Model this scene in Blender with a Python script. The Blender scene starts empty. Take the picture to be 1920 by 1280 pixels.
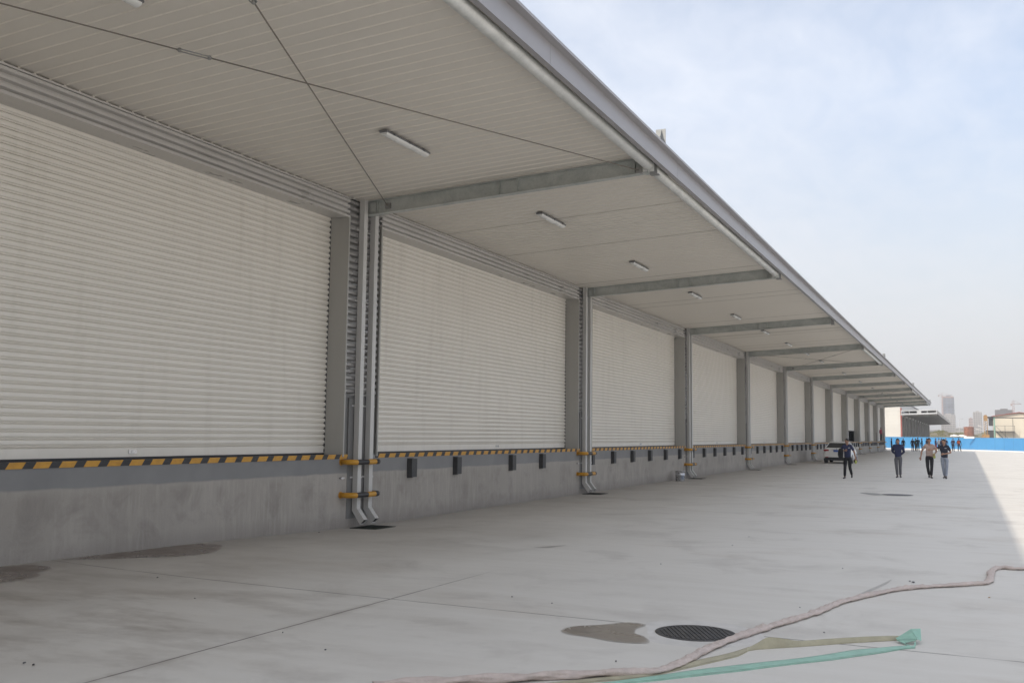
import bpy, bmesh, math, random
from math import sin, cos, pi, radians, exp, sqrt, atan2
from mathutils import Vector, Matrix
random.seed(7)
SC = bpy.context.scene
COL = SC.collection

# ------------------------------------------------------------------ camera
F_PX, YAW, PITCH, ROLL = 1814.1, radians(25.2287), radians(5.436), radians(.666)
EYE = Vector((9.9885, 0.0, 1.65))
FW = Vector((-sin(YAW)*cos(PITCH), cos(YAW)*cos(PITCH), sin(PITCH)))
_rt = Vector((cos(YAW), sin(YAW), 0)); _up = _rt.cross(FW)
RT = _rt*cos(ROLL) + _up*sin(ROLL)
UP = -_rt*sin(ROLL) + _up*cos(ROLL)
cd = bpy.data.cameras.new('camera'); cam = bpy.data.objects.new('camera', cd); COL.objects.link(cam)
cam.matrix_world = Matrix(((RT.x, UP.x, -FW.x, EYE.x), (RT.y, UP.y, -FW.y, EYE.y), (RT.z, UP.z, -FW.z, EYE.z), (0, 0, 0, 1)))
cd.sensor_fit = 'HORIZONTAL'; cd.sensor_width = 36.0; cd.lens = F_PX/1920*36
cd.clip_start = .05; cd.clip_end = 12000
SC.camera = cam

def at(u, v, axis, val):
    """measured photo point -> place in the world on the plane axis = val"""
    d = FW + RT*((u-960)/F_PX) - UP*((v-640)/F_PX)
    t = (val-EYE[axis])/d[axis]
    return EYE + d*t

# ------------------------------------------------------------------ sun, sky, exposure
SUN_TRAVEL = Vector((4.92, 7.2, -6.3))
sel = math.asin(-SUN_TRAVEL.normalized().z); srot = atan2(-SUN_TRAVEL.x, -SUN_TRAVEL.y)
ld = bpy.data.lights.new('sun', 'SUN'); ld.energy = 2.0; ld.angle = radians(.8); ld.color = (1.0, .90, .77)
sun = bpy.data.objects.new('sun', ld); COL.objects.link(sun)
sun.rotation_euler = SUN_TRAVEL.to_track_quat('-Z', 'Y').to_euler()
sun.location = (0, 0, 60)
SC.view_settings.view_transform = 'Standard'; SC.view_settings.look = 'None'
SC.view_settings.exposure = 0.93; SC.view_settings.gamma = 1.0
W = bpy.data.worlds.new('World'); SC.world = W; W.use_nodes = True
nt = W.node_tree; nt.nodes.clear(); L = nt.links
def N(tree, typ, **kw):
    n = tree.nodes.new(typ)
    for k, v in kw.items(): setattr(n, k, v)
    return n
out = N(nt, 'ShaderNodeOutputWorld'); bg = N(nt, 'ShaderNodeBackground'); bg.inputs[1].default_value = .115
sky = N(nt, 'ShaderNodeTexSky', sky_type='NISHITA', sun_disc=False)
sky.sun_elevation = sel; sky.sun_rotation = srot % (2*pi); sky.air_density = 1.0; sky.dust_density = 3.0; sky.ozone_density = 1.3
tc = N(nt, 'ShaderNodeTexCoord'); sep = N(nt, 'ShaderNodeSeparateXYZ'); L.new(tc.outputs['Generated'], sep.inputs[0])
mz = N(nt, 'ShaderNodeMath', operation='MAXIMUM'); L.new(sep.outputs[2], mz.inputs[0]); mz.inputs[1].default_value = 0.0
az = N(nt, 'ShaderNodeMath', operation='ADD'); L.new(mz.outputs[0], az.inputs[0]); az.inputs[1].default_value = .12
dx = N(nt, 'ShaderNodeMath', operation='DIVIDE'); L.new(sep.outputs[0], dx.inputs[0]); L.new(az.outputs[0], dx.inputs[1])
dy = N(nt, 'ShaderNodeMath', operation='DIVIDE'); L.new(sep.outputs[1], dy.inputs[0]); L.new(az.outputs[0], dy.inputs[1])
cmb = N(nt, 'ShaderNodeCombineXYZ'); L.new(dx.outputs[0], cmb.inputs[0]); L.new(dy.outputs[0], cmb.inputs[1])
n1 = N(nt, 'ShaderNodeTexNoise'); n1.inputs['Scale'].default_value = .75; n1.inputs['Detail'].default_value = 5; n1.inputs['Roughness'].default_value = .5
mp = N(nt, 'ShaderNodeMapping'); mp.inputs['Location'].default_value = (3.1, 1.7, 0); mp.inputs['Scale'].default_value = (1, 1, 1); L.new(cmb.outputs[0], mp.inputs[0]); L.new(mp.outputs[0], n1.inputs['Vector'])
n2 = N(nt, 'ShaderNodeTexNoise'); n2.inputs['Scale'].default_value = 9.0; n2.inputs['Detail'].default_value = 6; n2.inputs['Roughness'].default_value = .6; n2.inputs['Distortion'].default_value = .4
mp2 = N(nt, 'ShaderNodeMapping'); mp2.inputs['Rotation'].default_value = (0, 0, .5); mp2.inputs['Scale'].default_value = (1, .55, 1); L.new(cmb.outputs[0], mp2.inputs[0]); L.new(mp2.outputs[0], n2.inputs['Vector'])
# more cloud to the left of the picture, clearer to the right
mixn = N(nt, 'ShaderNodeMath', operation='MULTIPLY_ADD'); L.new(n2.outputs[0], mixn.inputs[0]); mixn.inputs[1].default_value = .62; L.new(n1.outputs[0], mixn.inputs[2])
cr = N(nt, 'ShaderNodeMapRange'); cr.inputs[1].default_value = .60; cr.inputs[2].default_value = 1.12; cr.inputs[3].default_value = .40; cr.inputs[4].default_value = .84
bias = N(nt, 'ShaderNodeMath', operation='MULTIPLY_ADD'); L.new(dx.outputs[0], bias.inputs[0]); bias.inputs[1].default_value = -.16
zb = N(nt, 'ShaderNodeMapRange'); zb.inputs[1].default_value = .42; zb.inputs[2].default_value = .75; zb.inputs[3].default_value = 0.0; zb.inputs[4].default_value = .6; L.new(sep.outputs[2], zb.inputs[0])  # extra cloud above the view, added to brighten the shaded yard
yb_ = N(nt, 'ShaderNodeMapRange'); yb_.inputs[1].default_value = .5; yb_.inputs[2].default_value = -.3; yb_.inputs[3].default_value = 0.0; yb_.inputs[4].default_value = .6; L.new(sep.outputs[1], yb_.inputs[0])  # extra cloud behind the camera, unseen, added for more ambient light
ad = N(nt, 'ShaderNodeMath', operation='ADD'); L.new(zb.outputs[0], ad.inputs[0]); L.new(yb_.outputs[0], ad.inputs[1])
ad2 = N(nt, 'ShaderNodeMath', operation='ADD'); L.new(ad.outputs[0], ad2.inputs[0]); L.new(mixn.outputs[0], ad2.inputs[1]); L.new(ad2.outputs[0], bias.inputs[2])
L.new(bias.outputs[0], cr.inputs[0])
hz = N(nt, 'ShaderNodeMapRange'); hz.inputs[1].default_value = 0.0; hz.inputs[2].default_value = .32; hz.inputs[3].default_value = 1.0; hz.inputs[4].default_value = 0.0
L.new(sep.outputs[2], hz.inputs[0])
mixc = N(nt, 'ShaderNodeMix', data_type='RGBA'); L.new(cr.outputs[0], mixc.inputs[0]); L.new(sky.outputs[0], mixc.inputs[6]); mixc.inputs[7].default_value = (4.6, 4.78, 5.2, 1)
mixh = N(nt, 'ShaderNodeMix', data_type='RGBA'); L.new(hz.outputs[0], mixh.inputs[0]); L.new(mixc.outputs[2], mixh.inputs[6]); mixh.inputs[7].default_value = (3.75, 3.78, 3.85, 1)
L.new(mixh.outputs[2], bg.inputs[0]); L.new(bg.outputs[0], out.inputs[0])

# ------------------------------------------------------------------ materials
def base_mat(name, rough=.6, metal=0.0):
    m = bpy.data.materials.new(name); m.use_nodes = True
    b = m.node_tree.nodes['Principled BSDF']; b.inputs['Roughness'].default_value = rough; b.inputs['Metallic'].default_value = metal
    return m, m.node_tree, b
def tex(nt, kind='noise', scale=5, detail=4, rough=.55, stretch=None, dist=0.0, coord='Object', loc=(0, 0, 0)):
    t = N(nt, 'ShaderNodeTexCoord'); mp = N(nt, 'ShaderNodeMapping'); nt.links.new(t.outputs[coord], mp.inputs[0])
    mp.inputs['Location'].default_value = loc
    if stretch: mp.inputs['Scale'].default_value = stretch
    if kind == 'noise':
        n = N(nt, 'ShaderNodeTexNoise'); n.inputs['Detail'].default_value = detail; n.inputs['Roughness'].default_value = rough; n.inputs['Distortion'].default_value = dist
    else:
        n = N(nt, 'ShaderNodeTexVoronoi')
    n.inputs['Scale'].default_value = scale
    nt.links.new(mp.outputs[0], n.inputs['Vector'])
    return n.outputs[0]
def rng(nt, src, a, b, c=0.0, d=1.0):
    r = N(nt, 'ShaderNodeMapRange'); nt.links.new(src, r.inputs[0])
    for i, v in enumerate((a, b, c, d)): r.inputs[i+1].default_value = v
    return r.outputs[0]
def mix(nt, f, a, b, blend='MIX'):
    m = N(nt, 'ShaderNodeMix', data_type='RGBA', blend_type=blend)
    for i, v in ((0, f), (6, a), (7, b)):
        if hasattr(v, 'is_linked'): nt.links.new(v, m.inputs[i])
        elif i == 0: m.inputs[0].default_value = v
        else: m.inputs[i].default_value = (*v, 1) if len(v) == 3 else v
    return m.outputs[2]
def mth(nt, op, a, b=None, c=None):
    m = N(nt, 'ShaderNodeMath', operation=op)
    for i, v in enumerate((a, b, c)):
        if v is None: continue
        if hasattr(v, 'is_linked'): nt.links.new(v, m.inputs[i])
        else: m.inputs[i].default_value = v
    return m.outputs[0]
def bump(nt, b, h, strength=.3, dist=.02):
    n = N(nt, 'ShaderNodeBump'); n.inputs['Strength'].default_value = strength; n.inputs['Distance'].default_value = dist
    nt.links.new(h, n.inputs['Height']); nt.links.new(n.outputs[0], b.inputs['Normal'])
def xyz(nt, coord='Object'):
    t = N(nt, 'ShaderNodeTexCoord'); s = N(nt, 'ShaderNodeSeparateXYZ'); nt.links.new(t.outputs[coord], s.inputs[0]); return s.outputs
def simple(name, col, rough=.55, metal=0.0, var=.12, scale=3.0, stretch=None, bumps=0.0, bscale=60, dirt=None, rvar=.1):
    m, t, b = base_mat(name, rough, metal)
    n = tex(t, scale=scale, stretch=stretch, detail=6)
    lo = tuple(c*(1-var) for c in col); hi = tuple(min(1, c*(1+var)) for c in col)
    c = mix(t, rng(t, n, .3, .7), lo, hi)
    if dirt:
        n2 = tex(t, scale=scale*.6, stretch=stretch, detail=8, rough=.7, loc=(5, 3, 1))
        c = mix(t, rng(t, n2, .5, .75, 0, dirt[1]), c, dirt[0])
    t.links.new(c, b.inputs['Base Color'])
    t.links.new(rng(t, n, .3, .7, max(.03, rough-rvar), min(1, rough+rvar)), b.inputs['Roughness'])
    if bumps: bump(t, b, tex(t, scale=bscale, detail=3), bumps, .01)
    return m

MAT = {}
MAT['door'] = simple('roller_door_paint', (.82, .765, .675), .42, 0, .04, .8, (1, .3, 1), dirt=((.66, .60, .50), .22))
def door_mat():
    m, t, b = base_mat('roller_door_paint', .42); o = xyz(t)
    n = tex(t, scale=.8, stretch=(1, .35, 1), detail=5); run = tex(t, scale=3.2, stretch=(1, 1.3, .10), detail=7, rough=.65)
    c = mix(t, rng(t, n, .3, .7), (.86, .818, .74), (.905, .862, .785))
    c = mix(t, rng(t, run, .52, .74, 0, .30), c, (.63, .585, .51))
    gr = mth(t, 'MULTIPLY', rng(t, o[2], 2.1, ZD_), rng(t, tex(t, scale=1.6, detail=7, rough=.65), .42, .68, 0, .16))
    c = mix(t, gr, c, (.50, .46, .40))
    oi = N(t, 'ShaderNodeObjectInfo'); c = mix(t, rng(t, oi.outputs['Random'], 0, 1, 0, .16), c, (.70, .66, .58))
    t.links.new(c, b.inputs['Base Color']); t.links.new(rng(t, n, .3, .7, .36, .5), b.inputs['Roughness']); return m
ZD_ = 1.24
MAT['door'] = door_mat()
MAT['clad'] = simple('grey_cladding', (.58, .56, .535), .34, .12, .07, 1.5, (1, .3, 1))
MAT['frame'] = simple('door_frame_grey', (.42, .41, .385), .45, .1, .06, .9, (2, 1, .3))
MAT['pier'] = simple('pier_panel_grey', (.20, .198, .194), .45, .2, .08, 1.2)
MAT['soffit'] = simple('soffit_white', (.735, .692, .622), .38, 0, .035, .5, (.35, 1, 1), dirt=((.66, .59, .50), .15))
MAT['lap'] = simple('soffit_lap', (.60, .56, .49), .5)
MAT['rib'] = simple('soffit_rib', (.84, .79, .71), .34, 0, .03, .5)
MAT['pierclad'] = simple('pier_cladding_grey', (.40, .39, .38), .28, .3, .08, 1.5)
MAT['fascia'] = simple('fascia_grey', (.36, .35, .36), .42, .2, .06, .6, (1, .2, 1), dirt=((.20, .19, .18), .25))
MAT['trim'] = simple('pale_trim', (.55, .56, .57), .4, .3, .05, 1)
MAT['dark'] = simple('dark_gap', (.03, .03, .03), .8)
MAT['rubber'] = simple('black_rubber', (.055, .055, .057), .55, 0, .25, 8, bumps=.2, dirt=((.10, .095, .09), .6))
MAT['black'] = simple('black_paint', (.022, .022, .026), .4)
MAT['yellow'] = simple('yellow_paint', (.60, .30, .03), .42, 0, .1, 5, dirt=((.35, .2, .06), .35))
MAT['pipe'] = simple('downpipe_white', (.60, .59, .57), .36, .1, .05, 2, (1, 1, .2))
MAT['bolt'] = simple('zinc_bolt', (.6, .6, .6), .3, .9)
MAT['roof'] = simple('roof_sheet', (.45, .46, .47), .5, .2)
MAT['lamp'] = simple('lamp_diffuser', (.80, .80, .78), .3, 0, .03)
MAT['lampbase'] = simple('lamp_body_grey', (.16, .16, .165), .45)
MAT['rod'] = simple('steel_rod', (.23, .205, .175), .5, .4)
MAT['rodl'] = simple('galvanised_fitting', (.34, .34, .33), .45, .5)
def galv(name, col, lo):
    m, t, b = base_mat(name, .42, .25)
    n = tex(t, scale=2.2, detail=6, rough=.62, dist=.8, stretch=(1, 1, 1)); v = tex(t, 'voronoi', 26)
    c = mix(t, rng(t, n, .38, .68), lo, col); c = mix(t, rng(t, v, 0, .7, 0, .22), c, tuple(x*1.25 for x in col))
    t.links.new(c, b.inputs['Base Color']); t.links.new(rng(t, n, .3, .7, .55, .32), b.inputs['Roughness'])
    return m
MAT['beam'] = galv('galvanised_beam', (.56, .575, .55), (.38, .405, .39))
MAT['tube'] = galv('galvanised_tube', (.74, .745, .72), (.56, .57, .55))
MAT['bracket'] = galv('galvanised_bracket', (.30, .31, .31), (.22, .23, .23))

def hazard(name):                       # slanted yellow and black edge paint
    m, t, b = base_mat(name, .5)
    o = xyz(t)
    s = mth(t, 'ADD', mth(t, 'MULTIPLY', o[1], 1/.362), mth(t, 'MULTIPLY', o[2], -1.9))
    f = mth(t, 'FRACT', mth(t, 'ADD', s, 50.0))
    k = mth(t, 'GREATER_THAN', f, .60)
    n = tex(t, scale=9, detail=6)
    y = mix(t, rng(t, n, .35, .7), (.64, .33, .04), (.52, .26, .035))
    c = mix(t, k, y, (.03, .031, .033)); c = mix(t, rng(t, tex(t, scale=22, detail=8, rough=.7), .62, .72, 0, .5), c, (.3, .28, .25))
    t.links.new(c, b.inputs['Base Color']); return m
MAT['hazard'] = hazard('hazard_edge_paint')

def dock_mat():
    m, t, b = base_mat('dock_concrete', .8)
    o = xyz(t)
    big = tex(t, scale=.45, detail=5, stretch=(1, 1, .8)); streak = mth(t, 'ADD', mth(t, 'MULTIPLY', tex(t, scale=11.0, detail=6, rough=.7, stretch=(1, 1.5, .12)), .6), mth(t, 'MULTIPLY', tex(t, scale=3.0, detail=6, rough=.65, stretch=(1, 1.2, .3), loc=(4, 1, 7)), .4)); fine = tex(t, scale=38, detail=5, rough=.7)
    patch = tex(t, scale=1.7, detail=8, rough=.66, dist=.5, loc=(3, 8, 2))
    c = mix(t, rng(t, big, .3, .7), (.325, .30, .27), (.41, .38, .345))
    c = mix(t, mth(t, 'MULTIPLY', rng(t, streak, .475, .57, 0, .55), rng(t, tex(t, scale=.55, detail=4, loc=(2, 9, 4)), .36, .50, .3, 1)), c, (.47, .435, .395))
    c = mix(t, rng(t, patch, .50, .68, 0, .5), c, (.215, .195, .175))
    c = mix(t, rng(t, fine, .55, .75, 0, .3), c, (.17, .16, .15))
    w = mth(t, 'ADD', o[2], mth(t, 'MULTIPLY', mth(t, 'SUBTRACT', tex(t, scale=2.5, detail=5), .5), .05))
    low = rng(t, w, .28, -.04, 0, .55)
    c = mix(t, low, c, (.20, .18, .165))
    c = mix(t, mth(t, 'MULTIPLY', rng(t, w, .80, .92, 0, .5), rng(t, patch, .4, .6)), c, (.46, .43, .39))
    band = rng(t, w, .905, .935)
    paint = mix(t, rng(t, tex(t, scale=1.3, detail=6), .35, .7), (.235, .235, .235), (.285, .283, .28))
    c = mix(t, band, c, paint)
    t.links.new(c, b.inputs['Base Color'])
    bump(t, b, mth(t, 'ADD', mth(t, 'MULTIPLY', streak, .6), fine), .35, .008)
    return m
MAT['dock'] = dock_mat()

def yard_mat():
    m, t, b = base_mat('yard_concrete', .78)
    o = xyz(t)
    big = tex(t, scale=.16, detail=6, rough=.6); mid = tex(t, scale=.7, detail=8, rough=.65, dist=.4, loc=(2, 5, 0)); fine = tex(t, scale=45, detail=4, rough=.7)
    broom = tex(t, scale=1.2, detail=7, rough=.65, stretch=(.45, 3.2, 1)); grit = tex(t, scale=9, detail=10, rough=.75)
    c = mix(t, rng(t, big, .32, .68), (.565, .54, .495), (.64, .613, .565))
    c = mix(t, rng(t, broom, .35, .7, 0, .55), c, (.665, .645, .605))
    c = mix(t, rng(t, mid, .52, .70, 0, .62), c, (.44, .413, .38))
    c = mix(t, rng(t, grit, .6, .75, 0, .35), c, (.42, .395, .365))
    c = mix(t, rng(t, fine, .62, .75, 0, .3), c, (.38, .36, .34))
    c = mix(t, rng(t, tex(t, scale=.55, detail=8, rough=.6, loc=(7, 1, 3), stretch=(.7, 1.5, 1)), .57, .72, 0, .4), c, (.43, .375, .315))
    # brown dirt carried out from the foot of the dock wall
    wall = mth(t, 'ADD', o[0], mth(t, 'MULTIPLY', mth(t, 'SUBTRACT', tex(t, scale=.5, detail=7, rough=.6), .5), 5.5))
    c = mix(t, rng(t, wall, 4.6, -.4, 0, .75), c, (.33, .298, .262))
    near = mth(t, 'MULTIPLY', rng(t, o[1], 11, 6.5), rng(t, o[0], 7.5, 3.5))
    blot = mth(t, 'MULTIPLY', near, rng(t, tex(t, scale=.9, detail=7, rough=.62, loc=(1, 2, 0), stretch=(.8, 1.6, 1)), .47, .66))
    c = mix(t, mth(t, 'MULTIPLY', blot, .6), c, (.25, .21, .175))
    # saw-cut joints
    wob = mth(t, 'MULTIPLY', mth(t, 'SUBTRACT', tex(t, scale=3, detail=4), .5), .02)
    jx = mth(t, 'ABSOLUTE', mth(t, 'SUBTRACT', mth(t, 'FRACT', mth(t, 'ADD', mth(t, 'MULTIPLY', mth(t, 'ADD', mth(t, 'SUBTRACT', o[0], 4.77), wob), 1/5.9), 40.5)), .5))
    jy = mth(t, 'ABSOLUTE', mth(t, 'SUBTRACT', mth(t, 'FRACT', mth(t, 'ADD', mth(t, 'MULTIPLY', mth(t, 'ADD', mth(t, 'SUBTRACT', o[1], 8.33), wob), 1/22.7), 40.5)), .5))
    lx = mth(t, 'MULTIPLY', rng(t, jx, .0024, .0010), rng(t, tex(t, scale=2, detail=4), .3, .5, .35, 1)); ly = mth(t, 'MULTIPLY', rng(t, jy, .0006, .00035), rng(t, tex(t, scale=2, detail=4, loc=(3, 3, 3)), .3, .5, .35, 1))
    xlim = rng(t, o[1], 12.5, 10.0)                     # the lengthwise joint is filled with dust further off
    lx = mth(t, 'MULTIPLY', lx, rng(t, o[1], 10.6, 9.4, .06, 1))
    j = mth(t, 'MAXIMUM', lx, ly)
    halo = mth(t, 'MULTIPLY', rng(t, jx, .016, .0, 0, .5), mth(t, 'MULTIPLY', rng(t, o[1], 9.2, 7.5), rng(t, tex(t, scale=2.2, detail=6), .4, .6)))
    c = mix(t, halo, c, (.27, .235, .20))
    c = mix(t, mth(t, 'MULTIPLY', j, .85), c, (.13, .115, .105))
    # hairline crack
    wv = tex(t, 'voronoi', .21)
    t.links.new(c, b.inputs['Base Color'])
    t.links.new(rng(t, mid, .3, .7, .62, .85), b.inputs['Roughness'])
    bump(t, b, mth(t, 'SUBTRACT', mth(t, 'ADD', mth(t, 'MULTIPLY', grit, .5), mth(t, 'MULTIPLY', fine, .5)), mth(t, 'MULTIPLY', j, 1.5)), .28, .006)
    return m
MAT['yard'] = yard_mat()
MAT['newconc'] = simple('pale_patch_concrete', (.575, .555, .525), .8, 0, .1, 6, bumps=.2)
MAT['iron'] = simple('cast_iron', (.06, .06, .062), .5, .5, .3, 12, bumps=.15, dirt=((.16, .145, .13), .4))
MAT['grate'] = simple('grate_iron', (.02, .028, .022), .6, .2)
def wet(name, col, r0=.22, r1=.42, wid=.05):
    """damp film that dries out towards its rim"""
    m, t, b = base_mat(name, .12)
    n = tex(t, scale=2.2, detail=3, rough=.5); a = N(t, 'ShaderNodeAttribute'); a.attribute_name = 'rim'
    e = rng(t, mth(t, 'ADD', a.outputs['Fac'], mth(t, 'MULTIPLY', mth(t, 'SUBTRACT', tex(t, scale=14, detail=6, rough=.65), .5), wid*1.3)), -.004, wid)
    w = mix(t, rng(t, n, .3, .7), tuple(x*.9 for x in col), tuple(x*1.12 for x in col))
    t.links.new(mix(t, e, (.50, .475, .44), w), b.inputs['Base Color'])
    rg = N(t, 'ShaderNodeMix'); t.links.new(e, rg.inputs[0]); rg.inputs[2].default_value = .78; t.links.new(rng(t, n, .35, .65, r0, r1), rg.inputs[3])
    t.links.new(rg.outputs[0], b.inputs['Roughness']); return m
MAT['wet'] = wet('wet_concrete', (.19, .152, .125), wid=.03)
MAT['wet2'] = wet('damp_concrete', (.235, .205, .172), wid=.018)
MAT['terrain'] = simple('dry_soil', (.22, .19, .13), .9, 0, .3, .08)
MAT['weed'] = simple('weed_leaf', (.16, .16, .055), .8, 0, .4, 2)
MAT['pink'] = simple('pink_hose_fabric', (.53, .45, .41), .75, 0, .12, 14, (1, 1, 1), .8, 45, dirt=((.40, .33, .285), .6))
MAT['teal'] = simple('teal_hose_fabric', (.29, .50, .405), .6, 0, .14, 9, None, .2, 150, dirt=((.36, .50, .45), .5))
MAT['olive'] = simple('olive_hose_fabric', (.40, .37, .265), .7, 0, .15, 9, None, .25, 150, dirt=((.27, .23, .15), .4))
MAT['blue'] = simple('hoarding_blue', (.062, .30, .60), .45, 0, .06, .35, dirt=((.09, .35, .62), .4))
def hoarding_mat():
    m, t, b = base_mat('hoarding_blue', .45); o = xyz(t); n = tex(t, scale=.35, detail=5)
    c = mix(t, rng(t, n, .3, .7), (.058, .28, .565), (.075, .32, .63))
    pan = mth(t, 'FLOOR', mth(t, 'MULTIPLY', mth(t, 'SUBTRACT', o[0], mth(t, 'MULTIPLY', o[1], .7)), .45)); wn = N(t, 'ShaderNodeTexWhiteNoise', noise_dimensions='1D'); t.links.new(pan, wn.inputs['W'])
    c = mix(t, rng(t, wn.outputs['Value'], 0, 1, 0, .22), c, (.10, .37, .62))
    seam = mth(t, 'LESS_THAN', mth(t, 'FRACT', mth(t, 'MULTIPLY', mth(t, 'SUBTRACT', o[0], mth(t, 'MULTIPLY', o[1], .7)), .45)), .035)
    c = mix(t, mth(t, 'MULTIPLY', seam, .45), c, (.03, .14, .34)); c = mix(t, mth(t, 'MULTIPLY', rng(t, o[2], .55, .1), rng(t, tex(t, scale=1.5, detail=6), .4, .7, 0, .5)), c, (.20, .30, .38))
    t.links.new(c, b.inputs['Base Color']); return m
MAT['blue'] = hoarding_mat()
MAT['white'] = simple('white_paint', (.78, .77, .74), .5, 0, .04, .6)
MAT['siding'] = simple('white_siding', (.70, .69, .65), .5, 0, .04, .4)
MAT['redtrim'] = simple('red_trim', (.33, .10, .09), .5)
MAT['cream'] = simple('cream_panel', (.62, .57, .47), .6, 0, .05, .5, dirt=((.5, .45, .36), .3))
MAT['redroof'] = simple('red_roof', (.33, .09, .07), .6)
MAT['greentrim'] = simple('green_trim', (.22, .42, .34), .6)
MAT['steel'] = simple('dark_steel', (.06, .062, .07), .5, .3)
MAT['rust'] = simple('rusty_steel', (.27, .095, .05), .8, 0, .35, 1.8, dirt=((.35, .2, .13), .6))
MAT['rig'] = simple('rig_orange', (.34, .20, .075), .7, 0, .35, 2.5, dirt=((.2, .12, .06), .6))
MAT['w2dark'] = simple('dark_shutter', (.115, .11, .105), .6); MAT['w2col'] = simple('dark_column', (.38, .37, .355), .5)
MAT['tin'] = simple('tin_bucket', (.55, .56, .58), .3, .75, .1, 9)
MAT['carwhite'] = simple('car_paint_white', (.74, .73, .70), .22, 0, .02, 1)
MAT['glass'] = simple('car_glass', (.02, .024, .026), .08, 0, .1, 1, rvar=.02)
MAT['redlamp'] = simple('red_lamp', (.30, .015, .02), .2)
MAT['plate'] = simple('blue_plate', (.03, .09, .36), .4)
MAT['tyre'] = simple('tyre', (.02, .02, .02), .8)
MAT['chrome'] = simple('chrome', (.6, .6, .62), .2, .9)
MAT['skin'] = simple('skin', (.34, .19, .125), .55, 0, .06, 8)
MAT['hair'] = simple('black_hair', (.012, .011, .011), .6)
MAT['eye'] = simple('eye_dark', (.02, .015, .012), .3)
MAT['lip'] = simple('lip', (.28, .11, .09), .5)
MAT['shoe'] = simple('dark_shoe', (.018, .015, .015), .5)
def cloth(name, col): return simple(name, col, .85, 0, .15, 14, None, .4, 40)
MAT['navy'] = cloth('navy_cotton', (.018, .025, .075)); MAT['navy2'] = cloth('dark_navy_cotton', (.014, .017, .035))
MAT['slate'] = cloth('slate_trousers', (.105, .105, .115)); MAT['blackcloth'] = cloth('black_cloth', (.012, .012, .015)); MAT['jean'] = cloth('pale_jean', (.27, .30, .36))
MAT['beige'] = cloth('beige_shirt', (.46, .34, .295)); MAT['whitecloth'] = cloth('white_cloth', (.65, .65, .66)); MAT['orange'] = cloth('orange_cloth', (.62, .11, .02))
MAT['redcloth'] = cloth('red_cloth', (.36, .045, .08)); MAT['purple'] = cloth('grey_purple_cloth', (.075, .06, .10)); MAT['green'] = cloth('green_cloth', (.03, .10, .06))
MAT['glove'] = cloth('yellow_green_glove', (.42, .46, .13)); MAT['darkjean'] = cloth('dark_jean', (.03, .035, .055))

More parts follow.
